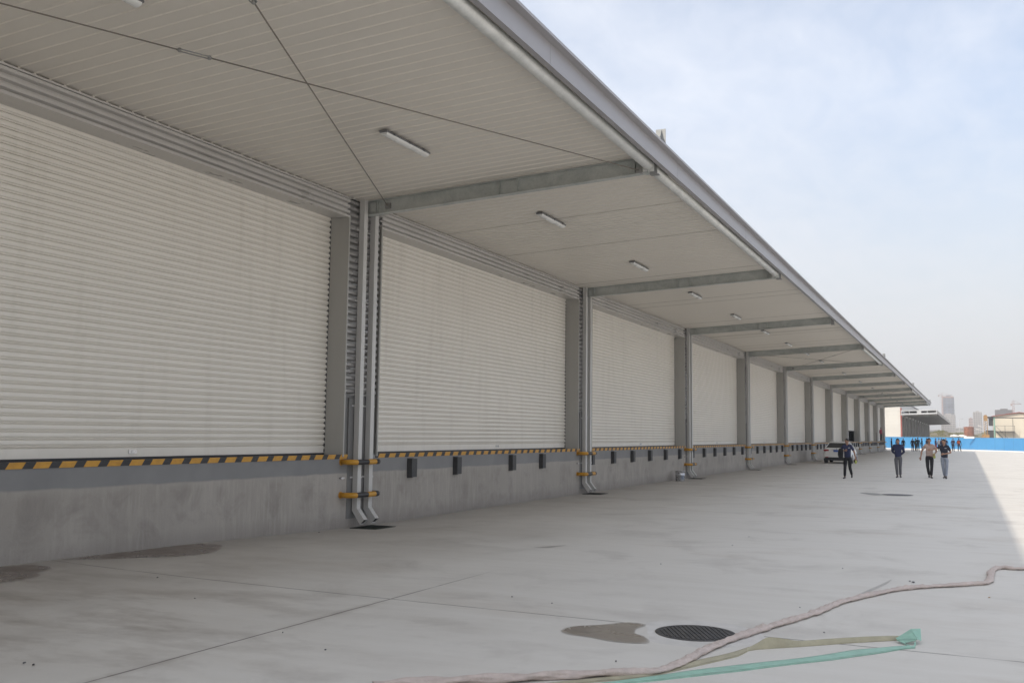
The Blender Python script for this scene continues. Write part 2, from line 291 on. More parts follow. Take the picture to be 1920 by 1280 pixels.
# ------------------------------------------------------------------ mesh helpers
class MB:
    def __init__(s): s.v = []; s.f = []; s.m = []; s.sm = []
    def quad(s, pts, mi=0, smooth=False):
        n = len(s.v); s.v += [tuple(p) for p in pts]; s.f.append(tuple(range(n, n+len(pts)))); s.m.append(mi); s.sm.append(smooth)
    def box(s, x0, x1, y0, y1, z0, z1, mi=0, M=None):
        n = len(s.v)
        p = [(x, y, z) for z in (z0, z1) for y in (y0, y1) for x in (x0, x1)]
        if M is not None: p = [tuple(M @ Vector(q)) for q in p]
        s.v += p
        for q in ((0, 2, 3, 1), (4, 5, 7, 6), (0, 1, 5, 4), (2, 6, 7, 3), (0, 4, 6, 2), (1, 3, 7, 5)):
            s.f.append(tuple(n+i for i in q)); s.m.append(mi); s.sm.append(False)
    def tube(s, path, r, n=10, mi=0, caps=True, smooth=True, ry=None, mis=None):
        """round (or elliptic) tube along path; r a number or one per point"""
        P = [Vector(p) for p in path]; rings = []
        for i, p in enumerate(P):
            d = (P[min(i+1, len(P)-1)]-P[max(i-1, 0)]).normalized()
            a = d.cross(Vector((0, 0, 1)))
            if a.length < 1e-3: a = d.cross(Vector((0, 1, 0)))
            a.normalize(); b = a.cross(d).normalized()
            ri = r[i] if hasattr(r, '__len__') else r; rj = (ry[i] if hasattr(ry, '__len__') else ry) if ry else ri
            rings.append(len(s.v))
            for k in range(n):
                t = 2*pi*k/n; s.v.append(tuple(p+a*(ri*cos(t))+b*(rj*sin(t))))
        for i in range(len(P)-1):
            for k in range(n):
                a, b = rings[i], rings[i+1]; s.f.append((a+k, a+(k+1) % n, b+(k+1) % n, b+k)); s.m.append(mis[i] if mis else mi); s.sm.append(smooth)
        if caps:
            s.f.append(tuple(rings[0]+k for k in reversed(range(n)))); s.m.append(mis[0] if mis else mi); s.sm.append(False)
            s.f.append(tuple(rings[-1]+k for k in range(n))); s.m.append(mis[-1] if mis else mi); s.sm.append(False)
    def cyl(s, c, r, h, n=20, mi=0, axis=2, r2=None):
        c = Vector(c); e = Vector((0, 0, 0)); e[axis] = h; s.tube([c, c+e], [r, r if r2 is None else r2], n, mi)
    def lathe(s, c, prof, n=24, mi=0, smooth=True):
        rings = []
        for r, z in prof:
            rings.append(len(s.v))
            for k in range(n): t = 2*pi*k/n; s.v.append((c[0]+r*cos(t), c[1]+r*sin(t), c[2]+z))
        for i in range(len(prof)-1):
            for k in range(n):
                a, b = rings[i], rings[i+1]; s.f.append((a+k, a+(k+1) % n, b+(k+1) % n, b+k)); s.m.append(mi); s.sm.append(smooth)
    def ball(s, c, rx, ry, rz, n=14, m=9, mi=0, fn=None):
        c = Vector(c); rings = []
        for j in range(m+1):
            th = pi*j/m; rings.append(len(s.v))
            for k in range(n):
                ph = 2*pi*k/n; p = Vector((sin(th)*cos(ph), sin(th)*sin(ph), cos(th)))
                q = Vector((p.x*rx, p.y*ry, p.z*rz))
                if fn: q = fn(p, q)
                s.v.append(tuple(c+q))
        for j in range(m):
            for k in range(n):
                a, b = rings[j], rings[j+1]; s.f.append((a+k, b+k, b+(k+1) % n, a+(k+1) % n)); s.m.append(mi); s.sm.append(True)
    def strip(s, A, B, mi=0, smooth=True):
        n = len(s.v); s.v += [tuple(p) for p in A]+[tuple(p) for p in B]; k = len(A)
        for i in range(k-1): s.f.append((n+i, n+i+1, n+k+i+1, n+k+i)); s.m.append(mi); s.sm.append(smooth)
    def extrude_y(s, prof, y0, y1, mi=0, smooth=False):
        """open profile of (x, z) swept along y"""
        s.strip([(x, y0, z) for x, z in prof], [(x, y1, z) for x, z in prof], mi, smooth)
    def mesh(s, name, mats):
        me = bpy.data.meshes.new(name); me.from_pydata(s.v, [], s.f)
        for m in (mats if isinstance(mats, (list, tuple)) else [mats]): me.materials.append(m)
        me.polygons.foreach_set('material_index', s.m); me.polygons.foreach_set('use_smooth', s.sm); me.update()
        return me
    def build(s, name, mats, parent=None, loc=(0, 0, 0)):
        o = bpy.data.objects.new(name, s.mesh(name, mats)); COL.objects.link(o); o.location = loc
        if parent: o.parent = parent
        return o
def bevel(o, w=.01, seg=2):
    bm = bmesh.new(); bm.from_mesh(o.data); bmesh.ops.remove_doubles(bm, verts=bm.verts, dist=1e-5)
    bmesh.ops.bevel(bm, geom=[e for e in bm.edges if len(e.link_faces) == 2 and e.calc_face_angle(0) > .5], offset=w, segments=seg, affect='EDGES', clamp_overlap=True)
    bm.to_mesh(o.data); bm.free(); return o
def thing(name, label, cat, loc=(0, 0, 0), rz=0.0, group=None, scale=1.0):
    o = bpy.data.objects.new(name, None); COL.objects.link(o); o.location = loc; o.rotation_euler = (0, 0, rz); o.scale = (scale,)*3
    o.empty_display_size = .3; return tag(o, label, cat, group)
def tag(o, label, cat, group=None):
    o['label'] = label; o['category'] = cat
    if group: o['group'] = group
    return o
def structure(o, label=None, cat=None):
    o['kind'] = 'structure'
    if label: o['label'] = label
    if cat: o['category'] = cat
    return o
def dup(o, parent, loc=None, sy=1.0):
    c = o.copy(); COL.objects.link(c); c.parent = parent
    if loc is not None: c.location = loc
    c.scale = (c.scale[0], c.scale[1]*sy, c.scale[2])
    for ch in list(o.children):
        d = ch.copy(); COL.objects.link(d); d.parent = c
    return c

# ------------------------------------------------------------------ ground
GZ = [(-80, .1), (5, .1), (7.4, .09), (10.7, .05), (14.6, -.045), (16, -.045), (20, -.03), (26, -.025), (32, 0), (37.5, -.012), (45, .01), (60, .005), (70, 0), (5000, 0)]
def gz(x, y):
    for (a, za), (b, zb) in zip(GZ, GZ[1:]):
        if a <= y <= b: z = za+(zb-za)*(y-a)/(b-a); break
    else: z = 0
    return z*exp(-max(0, x)/2.6) if x < 14 else 0.0
def lerp_cell(a, v):
    for i in range(len(a)-1):
        if a[i] <= v <= a[i+1]: return i, (v-a[i])/(a[i+1]-a[i])
    return len(a)-2, 1.0
def gm(x, y):
    """height of the yard mesh itself"""
    i, u = lerp_cell(xs, x); j, w = lerp_cell(ys, y); h = lambda a, b: gz(xs[a], ys[b])
    return (h(i, j)*(1-u)+h(i+1, j)*u)*(1-w)+(h(i, j+1)*(1-u)+h(i+1, j+1)*u)*w
g = MB(); g.quad([(-6000, -4000, -.35), (6000, -4000, -.35), (6000, 8000, -.35), (-6000, 8000, -.35)])
structure(g.build('ground', MAT['terrain']), 'dry open soil beyond the blue fence', 'ground')
xs = [-2]+[i*.1 for i in range(0, 16)]+[1.8, 2.3, 3, 4, 5, 6.5, 8, 10, 14, 30, 90, 260]; ys = [-80, -40, -20, -10, -5]+[float(i) for i in range(0, 5)]+[5+i*.25 for i in range(0, 48)]+[float(i) for i in range(17, 72)]+[80, 100, 130, 160, 200, 340]
y_ = MB(); y_.v = [(x, y, gz(x, y)) for y in ys for x in xs]; nx = len(xs)
for j in range(len(ys)-1):
    for i in range(nx-1): y_.f.append((j*nx+i, j*nx+i+1, (j+1)*nx+i+1, (j+1)*nx+i)); y_.m.append(0); y_.sm.append(True)
structure(y_.build('concrete_yard', MAT['yard']), 'pale concrete loading yard with saw-cut joints', 'yard')

# ------------------------------------------------------------------ warehouse
B = [3.40, 14.78, 26.15, 37.55, 48.85, 59.95, 70.95, 81.8, 92.6, 103.4, 114.1, 124.8, 135.4]      # pier centres along the facade
Y0, YE = -14.0, 135.95
ZD, ZT, ZH, ZC, DR = 1.24, 5.55, 5.485, 5.855, -.38
XE, ZE = 5.70, 6.305
SL = .0458
def zs(x): return 5.873+SL*x
wh = thing('warehouse', 'long grey loading warehouse with white roller doors and a deep overhanging canopy', 'warehouse')
m = MB(); m.box(-34, 0, Y0, YE, -.5, ZD); m.box(-34, -.5, Y0, YE, ZD+.002, 1.3)
m.build('dock_wall', MAT['dock'], wh)
# shell behind the doors, upper wall, roof
m = MB()
m.box(-34, -33.8, Y0, YE, ZD, 8.0); m.box(-33.8, -.5, YE-.2, YE, 1.3, 8.0); m.box(-33.8, -.5, Y0, Y0+.2, 1.3, 8.0)
m.box(-.5, -.3, Y0, YE, ZC+.12, 8.0)
m.build('wall', MAT['siding'], wh)
m = MB(); m.quad([(-34.3, Y0-.2, 8.05), (-.2, Y0-.2, 8.05), (-.2, YE+.2, 8.05), (-34.3, YE+.2, 8.05)]); m.box(-34.3, -.2, Y0-.2, YE+.2, 7.9, 8.04)
m.build('roof', MAT['roof'], wh)
# canopy ceiling sheet with standing ribs every 215 mm, teeth closing against the wall
m = MB(); y = Y0; x0, x1 = -.06, 5.62
i = 0
while y < YE-.01:
    a, b = y, min(y+.193, YE)
    m.quad([(x0, a, zs(x0)), (x0, b, zs(x0)), (x1, b, zs(x1)), (x1, a, zs(x1))])
    e = min(b+.022, YE); md = (b+e)/2
    lap = 2 if (i > 125 and random.random() < .06) else 1
    for p, q, dp, dq in ((b, md, 0, .012), (md, e, .012, 0)):
        m.quad([(x0, p, zs(x0)-dp), (x0, q, zs(x0)-dq), (x1, q, zs(x1)-dq), (x1, p, zs(x1)-dp)], lap)
    m.box(.002, .016, b-.004, e+.004, ZC-.006, zs(0)+.002)
    y += .215; i += 1
m.build('canopy_ceiling', [MAT['soffit'], MAT['rib'], MAT['lap']], wh)
m = MB(); m.quad([(-.3, Y0, 6.55), (-.3, YE, 6.55), (5.66, YE, 6.24), (5.66, Y0, 6.24)]); m.quad([(-.055, Y0, ZC-.08), (-.055, YE, ZC-.08), (-.055, YE, 6.5), (-.055, Y0, 6.5)], 1)
m.quad([(-.055, YE-.01, zs(0)), (5.62, YE-.01, zs(5.6)), (5.62, YE-.01, 6.25), (-.055, YE-.01, 6.5)])
m.build('canopy_roof', [MAT['roof'], MAT['dark']], wh)
# fascia channel
m = MB(); m.extrude_y([(5.605, 5.965), (5.605, 5.950), (5.682, 5.950), (5.682, 6.212), (5.782, 6.212), (5.782, 6.250), (5.60, 6.262)], Y0, YE+.1)
m.extrude_y([(5.605, 5.965), (5.668, 5.965), (5.668, 6.25)], Y0, YE+.1)
m.quad([(5.605, YE+.1, 5.95), (5.682, YE+.1, 5.95), (5.682, YE+.1, 6.25), (5.605, YE+.1, 6.25)])
for k in range(28): m.box(5.681, 5.6845, Y0+k*5.5+2.1, Y0+k*5.5+2.112, 5.955, 6.208)
m.build('fascia', MAT['fascia'], wh)
m = MB(); m.box(-.05, XE-.1, YE-.08, YE+.06, 5.70, 5.83, M=Matrix(((1, 0, 0, 0), (0, 1, 0, 0), (SL, 0, 1, 0), (0, 0, 0, 1))))
m.build('canopy_end_trim', MAT['trim'], wh)

# ---- one bay of each part, copied along the facade
def copies(o, ks, scaled=False, first=1):
    for k in ks:
        if k == first: continue
        s = (B[k]-B[k-1])/11.37 if (scaled and k > 0) else 1.0
        dup(o, wh, (o.location.x, B[k], o.location.z), s)
BK = range(0, 13)
DY0, DY1 = -10.82, -.56                       # door opening, measured from the pier at its far end
m = MB(); z = ZD+.17; pitch = .0955; prof = [(DR, ZD+.012), (DR, z-.012)]
while z < ZT+.3:          # flat slat face, deep interlock groove, narrow ridge, shallow groove
    prof += [(DR+.008, z-.006), (DR-.024, z-.003), (DR-.024, z+.006), (DR+.002, z+.009), (DR+.005, z+.021), (DR-.012, z+.024), (DR-.012, z+.030), (DR+.008, z+.034), (DR+.014, z+.052), (DR+.012, z+.074)]
    z += pitch
m.extrude_y(prof, DY0+.02, DY1-.005)
door = m.build('roller_door', MAT['door'], wh, (0, B[1], 0))
m = MB(); m.box(DR-.02, DR+.02, DY0+.02, DY1-.01, ZD+.0015, ZD+.035); m.build('bottom_seal', MAT['black'], door)
m = MB(); m.box(DR+.001, DR+.014, -5.0, -4.86, ZD+.08, ZD+.13); m.box(DR+.014, DR+.022, -4.95, -4.91, ZD+.09, ZD+.12); m.build('lock', MAT['bolt'], door)
for yy in (DY0+.02, DY1):          # notched side guides
    zz = ZD+.05; m = MB(); m.box(DR-.03, DR-.026, yy-.014, yy+.014, ZD+.04, ZT+.05)
    while zz < ZT: m.box(DR-.027, DR+.017, yy-.012, yy+.012, zz, zz+.052); zz += pitch
    m.build('side_guide', MAT['dark'], door)
copies(door, BK, True)
for o in wh.children:                            # one shutter is rolled up about a metre
    if o.name.startswith('roller_door') and abs(o.location.y-B[9]) < .1: o.location.z = 1.05; o['label'] = 'partly raised shutter with a dark gap below it'
# header: corrugated band, drip trim and soffit of the opening
def corr(zlo, zhi, base, depth, p=.125):
    out = []; z = zlo
    while z+p <= zhi+1e-6:
        out += [(base, z), (base, z+p*.30), (base+depth, z+p*.42), (base+depth+.004, z+p*.46), (base+depth, z+p*.50), (base+depth, z+p*.84), (base+depth+.004, z+p*.87), (base+depth, z+p*.90)]; z += p
    out.append((base, min(z, zhi))); return out
m = MB(); m.extrude_y([(DR-.05, ZH+.02), (.0, ZH), (.032, ZH), (.032, ZH+.035)]+[(x, zz) for x, zz in corr(ZH+.038, ZC-.03, -.030, .058, .0995)]+[(.030, ZC-.032), (.030, ZC-.006), (-.05, ZC-.004)], DY0-.03, DY1+.02)
hd = m.build('header_cladding', MAT['clad'], wh, (0, B[1], 0)); copies(hd, BK, True)
# door frame: reveals both sides and a slim outer flange
for a, s in ((DY1, 1), (DY0, -1)):
    m = MB(); m.quad([(DR-.06, a, ZD+.003), (.0, a, ZD+.003), (.0, a, ZT+.0), (DR-.06, a, ZT+.0)])
    y0, y1 = sorted((a, a+s*.035)); m.box(0.0, .03, y0, y1, ZD-.03, ZH+.03)
    fr = m.build('door_jamb', MAT['frame'], wh, (0, B[1], 0)); copies(fr, BK, True)
# pier: corrugated upper, plain lower panel running down the dock face
m = MB(); m.extrude_y(corr(2.30, ZC-.01, -.075, .066, .118), DY1+.03, .51); pc = m.build('pier_cladding', MAT['pierclad'], wh, (0, B[1], 0)); copies(pc, BK)
m = MB(); m.box(-.10, -.02, DY1+.03, .51, ZD+.002, 2.29); m.box(-.02, -.005, DY1+.03, .51, 2.26, 2.30); m.box(-.02, .008, -.38, .40, .12, 2.25); pp = m.build('pier_panel', MAT['pier'], wh, (0, B[1], 0)); copies(pp, BK)
m = MB(); m.box(-.015, .012, DY0-.03, DY1+.17, ZD-.064, ZD+.012); hz_ = m.build('hazard_edging', MAT['hazard'], wh, (0, B[1], 0)); copies(hz_, BK, True)
# twin downpipes with kicked shoes
def downpipe():
    m = MB(); w, d = .057, .12
    def ring(c, ax): return c, ax
    P = [((.08, 5.98), 0), ((.08, .30), 0), ((.115, .225), 1), ((.27, .065), 1)]
    # square section swept down then out
    secs = [[(.02, 5.98), (.125, 5.98)], [(.02, .26), (.125, .30)], [(.20, .02), (.285, .105)]]
    for (a, b), (c, e) in zip(secs, secs[1:]):
        for q in ([(a, -w), (b, -w), (e, -w), (c, -w)], [(b, -w), (b, w), (e, w), (e, -w)], [(b, w), (a, w), (c, w), (e, w)], [(a, w), (a, -w), (c, -w), (c, w)]):
            m.quad([(p[0], yy, p[1]) for p, yy in q])
    c, e = secs[-1]
    m.quad([(c[0]-.01, -w+.008, c[1]+.016), (e[0]-.01, -w+.008, e[1]+.004), (e[0]-.01, w-.008, e[1]+.004), (c[0]-.01, w-.008, c[1]+.016)], 1)
    for zz in (5.3, 4.0, 2.1, .83):
        m.box(.012, .131, -w-.006, w+.006, zz, zz+.03)
        m.box(.01, .02, -w-.07, w+.07, zz, zz+.03); m.box(.02, .034, -w-.055, -w-.04, zz+.008, zz+.022, 2)
    return m
dp = downpipe().build('downpipe', [MAT['pipe'], MAT['dark'], MAT['bolt']], wh, (0, B[1]-.17, 0))
dp2 = dup(dp, wh, (0, B[1]+.195, 0))
for k in BK:
    if k != 1: dup(dp, wh, (0, B[k]-.17, 0)); dup(dp, wh, (0, B[k]+.195, 0))
# striped guard bars round the pipes
def guard(z):
    m = MB(); path = []; n = 6; r = .10; xo = .26; y0, y1 = -.56, .29
    path.append((.012, y0, z)); path.append((xo-r, y0, z))
    for i in range(1, n+1): t = pi/2*i/n; path.append((xo-r+r*sin(t), y0+r-r*cos(t), z))
    for yy in (-.455, -.3, -.125, -.12, .0, .12, .125): path.append((xo, yy, z))
    for i in range(0, n+1): t = pi/2*i/n; path.append((xo-r+r*cos(t), y1-r+r*sin(t), z))
    path.append((.012, y1, z))
    mis = []
    for a, b in zip(path, path[1:]):
        ym = (a[1]+b[1])/2; mis.append(1 if (-.462 < ym < -.122 or (ym > .1225)) else 0)
    m.tube(path, .048, 14, mis=mis); m.cyl((.0, y0, z), .062, .010, 14, 0, 0); m.cyl((.0, y1, z), .062, .010, 14, 1, 0)
    return m
for z in (1.12, .545):
    gb = guard(z).build('pipe_guard', [MAT['yellow'], MAT['black'], MAT['bolt']], wh, (0, B[1], 0))
    for k in BK:
        if k != 1: dup(gb, wh, (0, B[k], 0))
m = MB(); m.box(.0, .012, -.62, -.46, .83, .85); m.cyl((.012, -.58, .84), .02, .03, 8, 0, 0); bt = m.build('pipe_bracket', MAT['bolt'], wh, (0, B[1], 0)); copies(bt, BK)
# rubber dock bumpers
m = MB(); m.box(.0, .012, -.115, .115, .765, 1.15); m.box(.012, .105, -.10, .10, .78, 1.14); 
for yy in (-.05, .05):
    for zz in (.87, 1.05): m.cyl((.102, yy, zz), .018, .006, 8, 1, 0)
bp = bevel(m.build('dock_bumper', [MAT['rubber'], MAT['steel']], wh, (0, 16.55, 0)), .012, 2)
for yy in (18.42, 21.20, 23.02): dup(bp, wh, (0, yy, 0))
for k in range(3, 13):
    s = (B[k]-B[k-1])/11.4
    for i in range(6): dup(bp, wh, (0, B[k-1]+(.50+1.905*i)*s, 0))
# canopy beams
def beam():
    m = MB(); x0, x1 = .02, 5.44
    def zz(x, t): return zs(x)-.004-(0.262*(1-t))-.0     # t=1 top
    def slab(y0, y1, a, b, mi=0, xa=x0, xb=x1):
        n = len(m.v)
        m.v += [(xa, y0, zz(xa, 0)+a), (xa, y1, zz(xa, 0)+a), (xb, y1, zz(xb, 0)+a), (xb, y0, zz(xb, 0)+a), (xa, y0, zz(xa, 0)+b), (xa, y1, zz(xa, 0)+b), (xb, y1, zz(xb, 0)+b), (xb, y0, zz(xb, 0)+b)]
        for q in ((0, 1, 2, 3), (7, 6, 5, 4), (0, 3, 7, 4), (1, 5, 6, 2), (0, 4, 5, 1), (3, 2, 6, 7)): m.f.append(tuple(n+i for i in q)); m.m.append(mi); m.sm.append(False)
    slab(-.07, .07, 0, .010); slab(-.004, .004, .010, .250); slab(-.07, .07, .250, .2615)
    for x in (.30, 2.78, 3.12, 5.22): slab(-.062, .062, .012, .248, 0, x, x+.010)
    slab(-.012, .012, .03, .235, 0, 2.81, 3.11)
    slab(-.075, .075, -.01, .268, 0, x0-.012, x0-.0002); slab(-.075, .075, -.008, .262, 0, x1+.0002, x1+.014)
    slab(-.02, .02, .06, .22, 0, .06, .26)
    return m
bm_ = beam().build('canopy_beam', MAT['beam'], wh, (0, B[1]-.03, 0))
for k in BK:
    if k != 1: dup(bm_, wh, (0, B[k]-.03, 0))
# galvanised strut tubes at the canopy edge, braced bays only
def strut(ya, yb):
    m = MB(); m.tube([(5.455, ya+.10, 5.972), (5.455, yb-.10, 5.972)], .084, 18)
    for yy, s in ((ya+.10, -1), (yb-.10, 1)):
        m.box(5.36, 5.55, min(yy, yy+s*.012), max(yy, yy+s*.012), 5.86, 6.07); m.box(5.449, 5.461, min(yy, yy+s*.09), max(yy, yy+s*.09), 5.89, 6.05)
    m.build('edge_strut', MAT['tube'], wh)
for a, b in ((0, 1), (1, 2), (4, 5), (8, 9), (11, 12)): strut(B[a], B[b])
m = MB()
for k in (1, 2, 3, 4, 5, 6, 7, 8, 9, 10, 11, 12):
    m = MB(); m.box(5.46, 5.58, B[k]-.02, B[k]-.006, 5.83, 6.10); m.box(5.458, 5.60, B[k]-.0058, B[k]+.09, 5.83, 5.842)
    m.build('end_plate', MAT['rodl'], wh)
# cross bracing rods with turnbuckles
def rod(p, q, tb, r=.0085, double=False):
    p, q = Vector(p), Vector(q); m = MB(); d = (q-p).normalized(); c = p+(q-p)*tb
    m.tube([p, c-d*.16], r, 8); m.tube([c+d*.16, q], r, 8)
    o = m.build('bracing_rod', MAT['rod'], wh)
    t = MB(); sdir = d.cross(Vector((0, 0, 1))).normalized()
    for s in (-1, 1): t.tube([c-d*.20+sdir*s*.008, c-d*.16+sdir*s*.034, c+d*.16+sdir*s*.034, c+d*.20+sdir*s*.008], .008, 6)
    for s in (-1, 1): t.cyl(tuple(c+d*s*.17-Vector((0, 0, .02))), .02, .04, 8)
    t.build('turnbuckle', MAT['rodl'], o)
    e = MB(); e.box(q.x-.05, q.x+.05, q.y-.01, q.y+.08, q.z-.05, q.z+.05); e.build('end_fitting', MAT['rodl'], o)
    e = MB(); e.box(p.x-.05, p.x+.05, p.y-.08, p.y+.01, p.z-.05, p.z+.05); e.build('end_fitting', MAT['rodl'], o)
def brace(k):
    a, b = B[k-1], B[k]
    rod((.42, a+.06, 5.73), (5.30, b-.10, 5.90), .394); rod((5.30, a+.10, 5.93), (.52, b-.08, 5.76), .32)
for k in (1, 5, 9): brace(k)
# hanger brackets standing on the canopy edge
def hanger(y):
    m = MB(); x = XE-.02
    pr = [(y-.25, ZE-.07), (y-.03, ZE+.10), (y+.03, ZE+.21), (y+.03, ZE-.07)]
    n = len(m.v); m.v += [(x-.006, a, b) for a, b in pr]+[(x+.006, a, b) for a, b in pr]
    for q in ((0, 1, 2, 3), (7, 6, 5, 4), (0, 4, 5, 1), (1, 5, 6, 2), (2, 6, 7, 3)): m.f.append(tuple(n+i for i in q)); m.m.append(0); m.sm.append(False)
    m.box(x-.09, x+.07, y+.031, y+.043, ZE-.07, ZE+.22); m.cyl((x+.004, y-.08, ZE+.03), .022, .01, 10, 1, 0)
    m.build('hanger_bracket', [MAT['bracket'], MAT['white']], wh)
for k in (1, 5, 8, 12): hanger(B[k]-(.15 if k < 12 else 2.0))
# ------------------------------------------------------------------ ceiling lights
def light():
    m = MB(); n = 12
    # domed diffuser
    prof = [(.062*cos(pi*i/n), -.055-.042*sin(pi*i/n)) for i in range(n+1)]
    m.strip([(x, -.60, z) for x, z in prof], [(x, .60, z) for x, z in prof], 0, True)
    for yy, s in ((-.60, -1), (.60, 1)): m.quad([(x, yy, z) for x, z in (prof if s < 0 else prof[::-1])], 0)
    return m
def ceiling_light(label, y):
    x = 2.51; t = thing('ceiling_light', label, 'ceiling light', (x, y, zs(x)), 0, 'batten lights under the canopy')
    return t
t0 = ceiling_light('', 0)
light().build('diffuser', MAT['lamp'], t0)
m = MB(); m.box(-.068, .068, -.625, .625, -.054, -.022); b_ = bevel(m.build('housing', MAT['lampbase'], t0), .006, 1)
m = MB(); m.box(-.03, .03, -.5, -.42, -.022, .004); m.box(-.03, .03, .42, .5, -.022, .004); m.build('bracket', MAT['steel'], t0)
for yy in (-.425, 0, .425): m = MB(); m.box(.0685, .073, yy-.014, yy+.014, -.062, -.028); m.build('clip', MAT['steel'], t0)
ORD = ['nearest', 'second', 'third', 'fourth', 'fifth', 'sixth', 'seventh', 'eighth', 'ninth', 'tenth', 'eleventh', 'twelfth', 'thirteenth', 'fourteenth', 'fifteenth', 'sixteenth', 'seventeenth', 'eighteenth', 'nineteenth', 'twentieth', 'twenty-first', 'twenty-second', 'twenty-third', 'twenty-fourth']
ly = []
for k in range(1, 13):
    s = (B[k]-B[k-1])/11.4; ly += [B[k]-8.5*s, B[k]-2.72*s]
for i, y in enumerate(ly):
    o = t0 if i == 0 else t0.copy()
    if i:
        COL.objects.link(o)
        for ch in list(t0.children):
            c = ch.copy(); COL.objects.link(c); c.parent = o
    o.location = (2.51, y, zs(2.51))
    o['label'] = ('white batten light cut off by the top edge of the photo, nearest of the row' if i == 0 else
                  'large white batten light on the ceiling beneath the two crossing bracing rods' if i == 1 else
                  'white batten light on the canopy ceiling, %s along the row from the near end' % ORD[i])

# ------------------------------------------------------------------ yard fittings
def ribbed_cover(c, r, ring, name, label):
    t = thing(name, label, 'manhole cover', (c[0], c[1], 0), 0)
    m = MB(); m.lathe((0, 0, 0), [(r, -.02), (r, .007), (r-.012, .009), (r-.035, .009), (r-.037, .006), (0.001, .006)], 48, 0, False)
    n = 15; h = 2*(r-.05)/n
    for i in range(n):
        x = -(r-.05)+h*(i+.5); w = sqrt(max(.0, (r-.045)**2-x*x))
        if w > .02: m.box(x-h*.27, x+h*.27, -w, w, .0062, .0105)
    m.build('cover_plate', MAT['iron'], t)
    m = MB(); m.lathe((0, 0, 0), [(ring, .004), (ring-.01, .0048), (r+.012, .0048), (r+.002, .002)], 48); m.build('concrete_collar', MAT['newconc'], t)
    return t
mh = ribbed_cover((7.862, 8.19), .335, .56, 'manhole_cover', 'round black ribbed manhole cover with a pale collar beside the pink hose'); mh.rotation_euler = (0, 0, radians(28))
ribbed_cover((8.05, 30.6), .43, .47, 'manhole_cover', 'dark round manhole cover far out in the yard, past the hoses')
def drain(y, i):
    t = thing('drain_grate', '%s black square drain grate at the wall foot below the downpipes, counted from the camera' % ORD[i].replace('nearest', 'first'), 'drain grate', (.36, y, gm(.36, y)), 0, 'drain grates below the downpipes')
    m = MB(); m.box(-.27, .27, -.33, .33, -.01, .003); m.build('pit', MAT['dark'], t)
    m = MB()
    for s in (-1, 1): m.box(-.27, .27, s*.315-.015, s*.315+.015, .004, .012); m.box(s*.255-.015, s*.255+.015, -.299, .299, .004, .012)
    for q in range(9): m.box(-.239, .239, -.26+q*.065-.012, -.26+q*.065+.012, .0035, .010)
    m.build('bars', MAT['grate'], t)
for i, k in enumerate(range(1, 13)): drain(B[k]-.05, i)
def puddle(pts, mat, label, dz=.003, name='puddle'):
    P = [Vector((p[0], p[1], 0)) for p in pts]; n = len(P); fine = []
    for i in range(n):                       # closed spline
        p0, p1, p2, p3 = P[i-1], P[i], P[(i+1) % n], P[(i+2) % n]
        for k in range(5):
            t = k/5; fine.append(.5*((2*p1)+(p2-p0)*t+(2*p0-5*p1+4*p2-p3)*t*t+(3*p1-p0-3*p2+p3)*t**3))
    bm = bmesh.new(); vs = [bm.verts.new((p.x, p.y, 0)) for p in fine]; f = bm.faces.new(vs)
    bmesh.ops.triangulate(bm, faces=[f]); bmesh.ops.subdivide_edges(bm, edges=bm.edges[:], cuts=4)
    for v in bm.verts: v.co.z = gm(v.co.x, v.co.y)+dz
    bmesh.ops.recalc_face_normals(bm, faces=bm.faces[:])
    if sum(f.normal.z for f in bm.faces) < 0: bmesh.ops.reverse_faces(bm, faces=bm.faces[:])
    me = bpy.data.meshes.new(name); bm.to_mesh(me); bm.free(); me.materials.append(mat)
    at_ = me.attributes.new('rim', 'FLOAT', 'POINT'); segs = list(zip(fine, fine[1:]+fine[:1]))
    for i_, v in enumerate(me.vertices):
        p = Vector((v.co.x, v.co.y, 0)); best = 9
        for a, b in segs:
            ab = b-a; u = max(0, min(1, (p-a).dot(ab)/max(1e-9, ab.length_squared))); best = min(best, (p-a-ab*u).length)
        at_.data[i_].value = best
    o = bpy.data.objects.new(name, me); COL.objects.link(o); structure(o, label, 'puddle')
G = lambda u, v, z=0.0: at(u, v, 2, z)
puddle([G(1052, 1183), G(1074, 1175), G(1125, 1172), G(1180, 1167.5), G(1211, 1172), G(1194, 1180), G(1192, 1188), G(1208, 1194), G(1216, 1206), G(1160, 1205), G(1100, 1195), G(1065, 1190)], MAT['wet2'], 'damp brown puddle on the concrete left of the manhole cover')
puddle([(.02, 8.5), (.02, 9.3), (.02, 10.0), (.03, 10.6), (.20, 10.83), (.45, 10.78), (.70, 10.48), (.90, 10.05), (.84, 9.55), (.58, 9.15), (.38, 8.82), (.18, 8.6)], MAT['wet'], 'dark wet puddle against the foot of the dock wall')
puddle([(.03, 6.2), (.03, 7.1), (.05, 7.75), (.25, 8.0), (.55, 7.9), (.68, 7.6), (.90, 7.45), (.97, 6.95), (1.02, 6.3)], MAT['wet'], 'dark puddle by the wall cut off by the left edge')
MAT['stain'] = wet('dust_stain', (.33, .31, .285), .7, .8, .03)
MAT['stain2'] = wet('rubber_mark', (.30, .29, .275), .7, .8, .03)
puddle([G(1604, 1117), G(1625, 1107), G(1650, 1096), G(1672, 1086), G(1662, 1095), G(1640, 1105), G(1618, 1116)], MAT['stain2'], 'grey drag mark beside the pink hose', .003, 'stain')
puddle([G(1001, 1025.5), G(1020, 1024), G(1045, 1022), G(1062, 1021.5), G(1046, 1024), G(1030, 1026.5)], MAT['stain'], 'faint scuff mark in the middle of the yard', .003, 'stain')
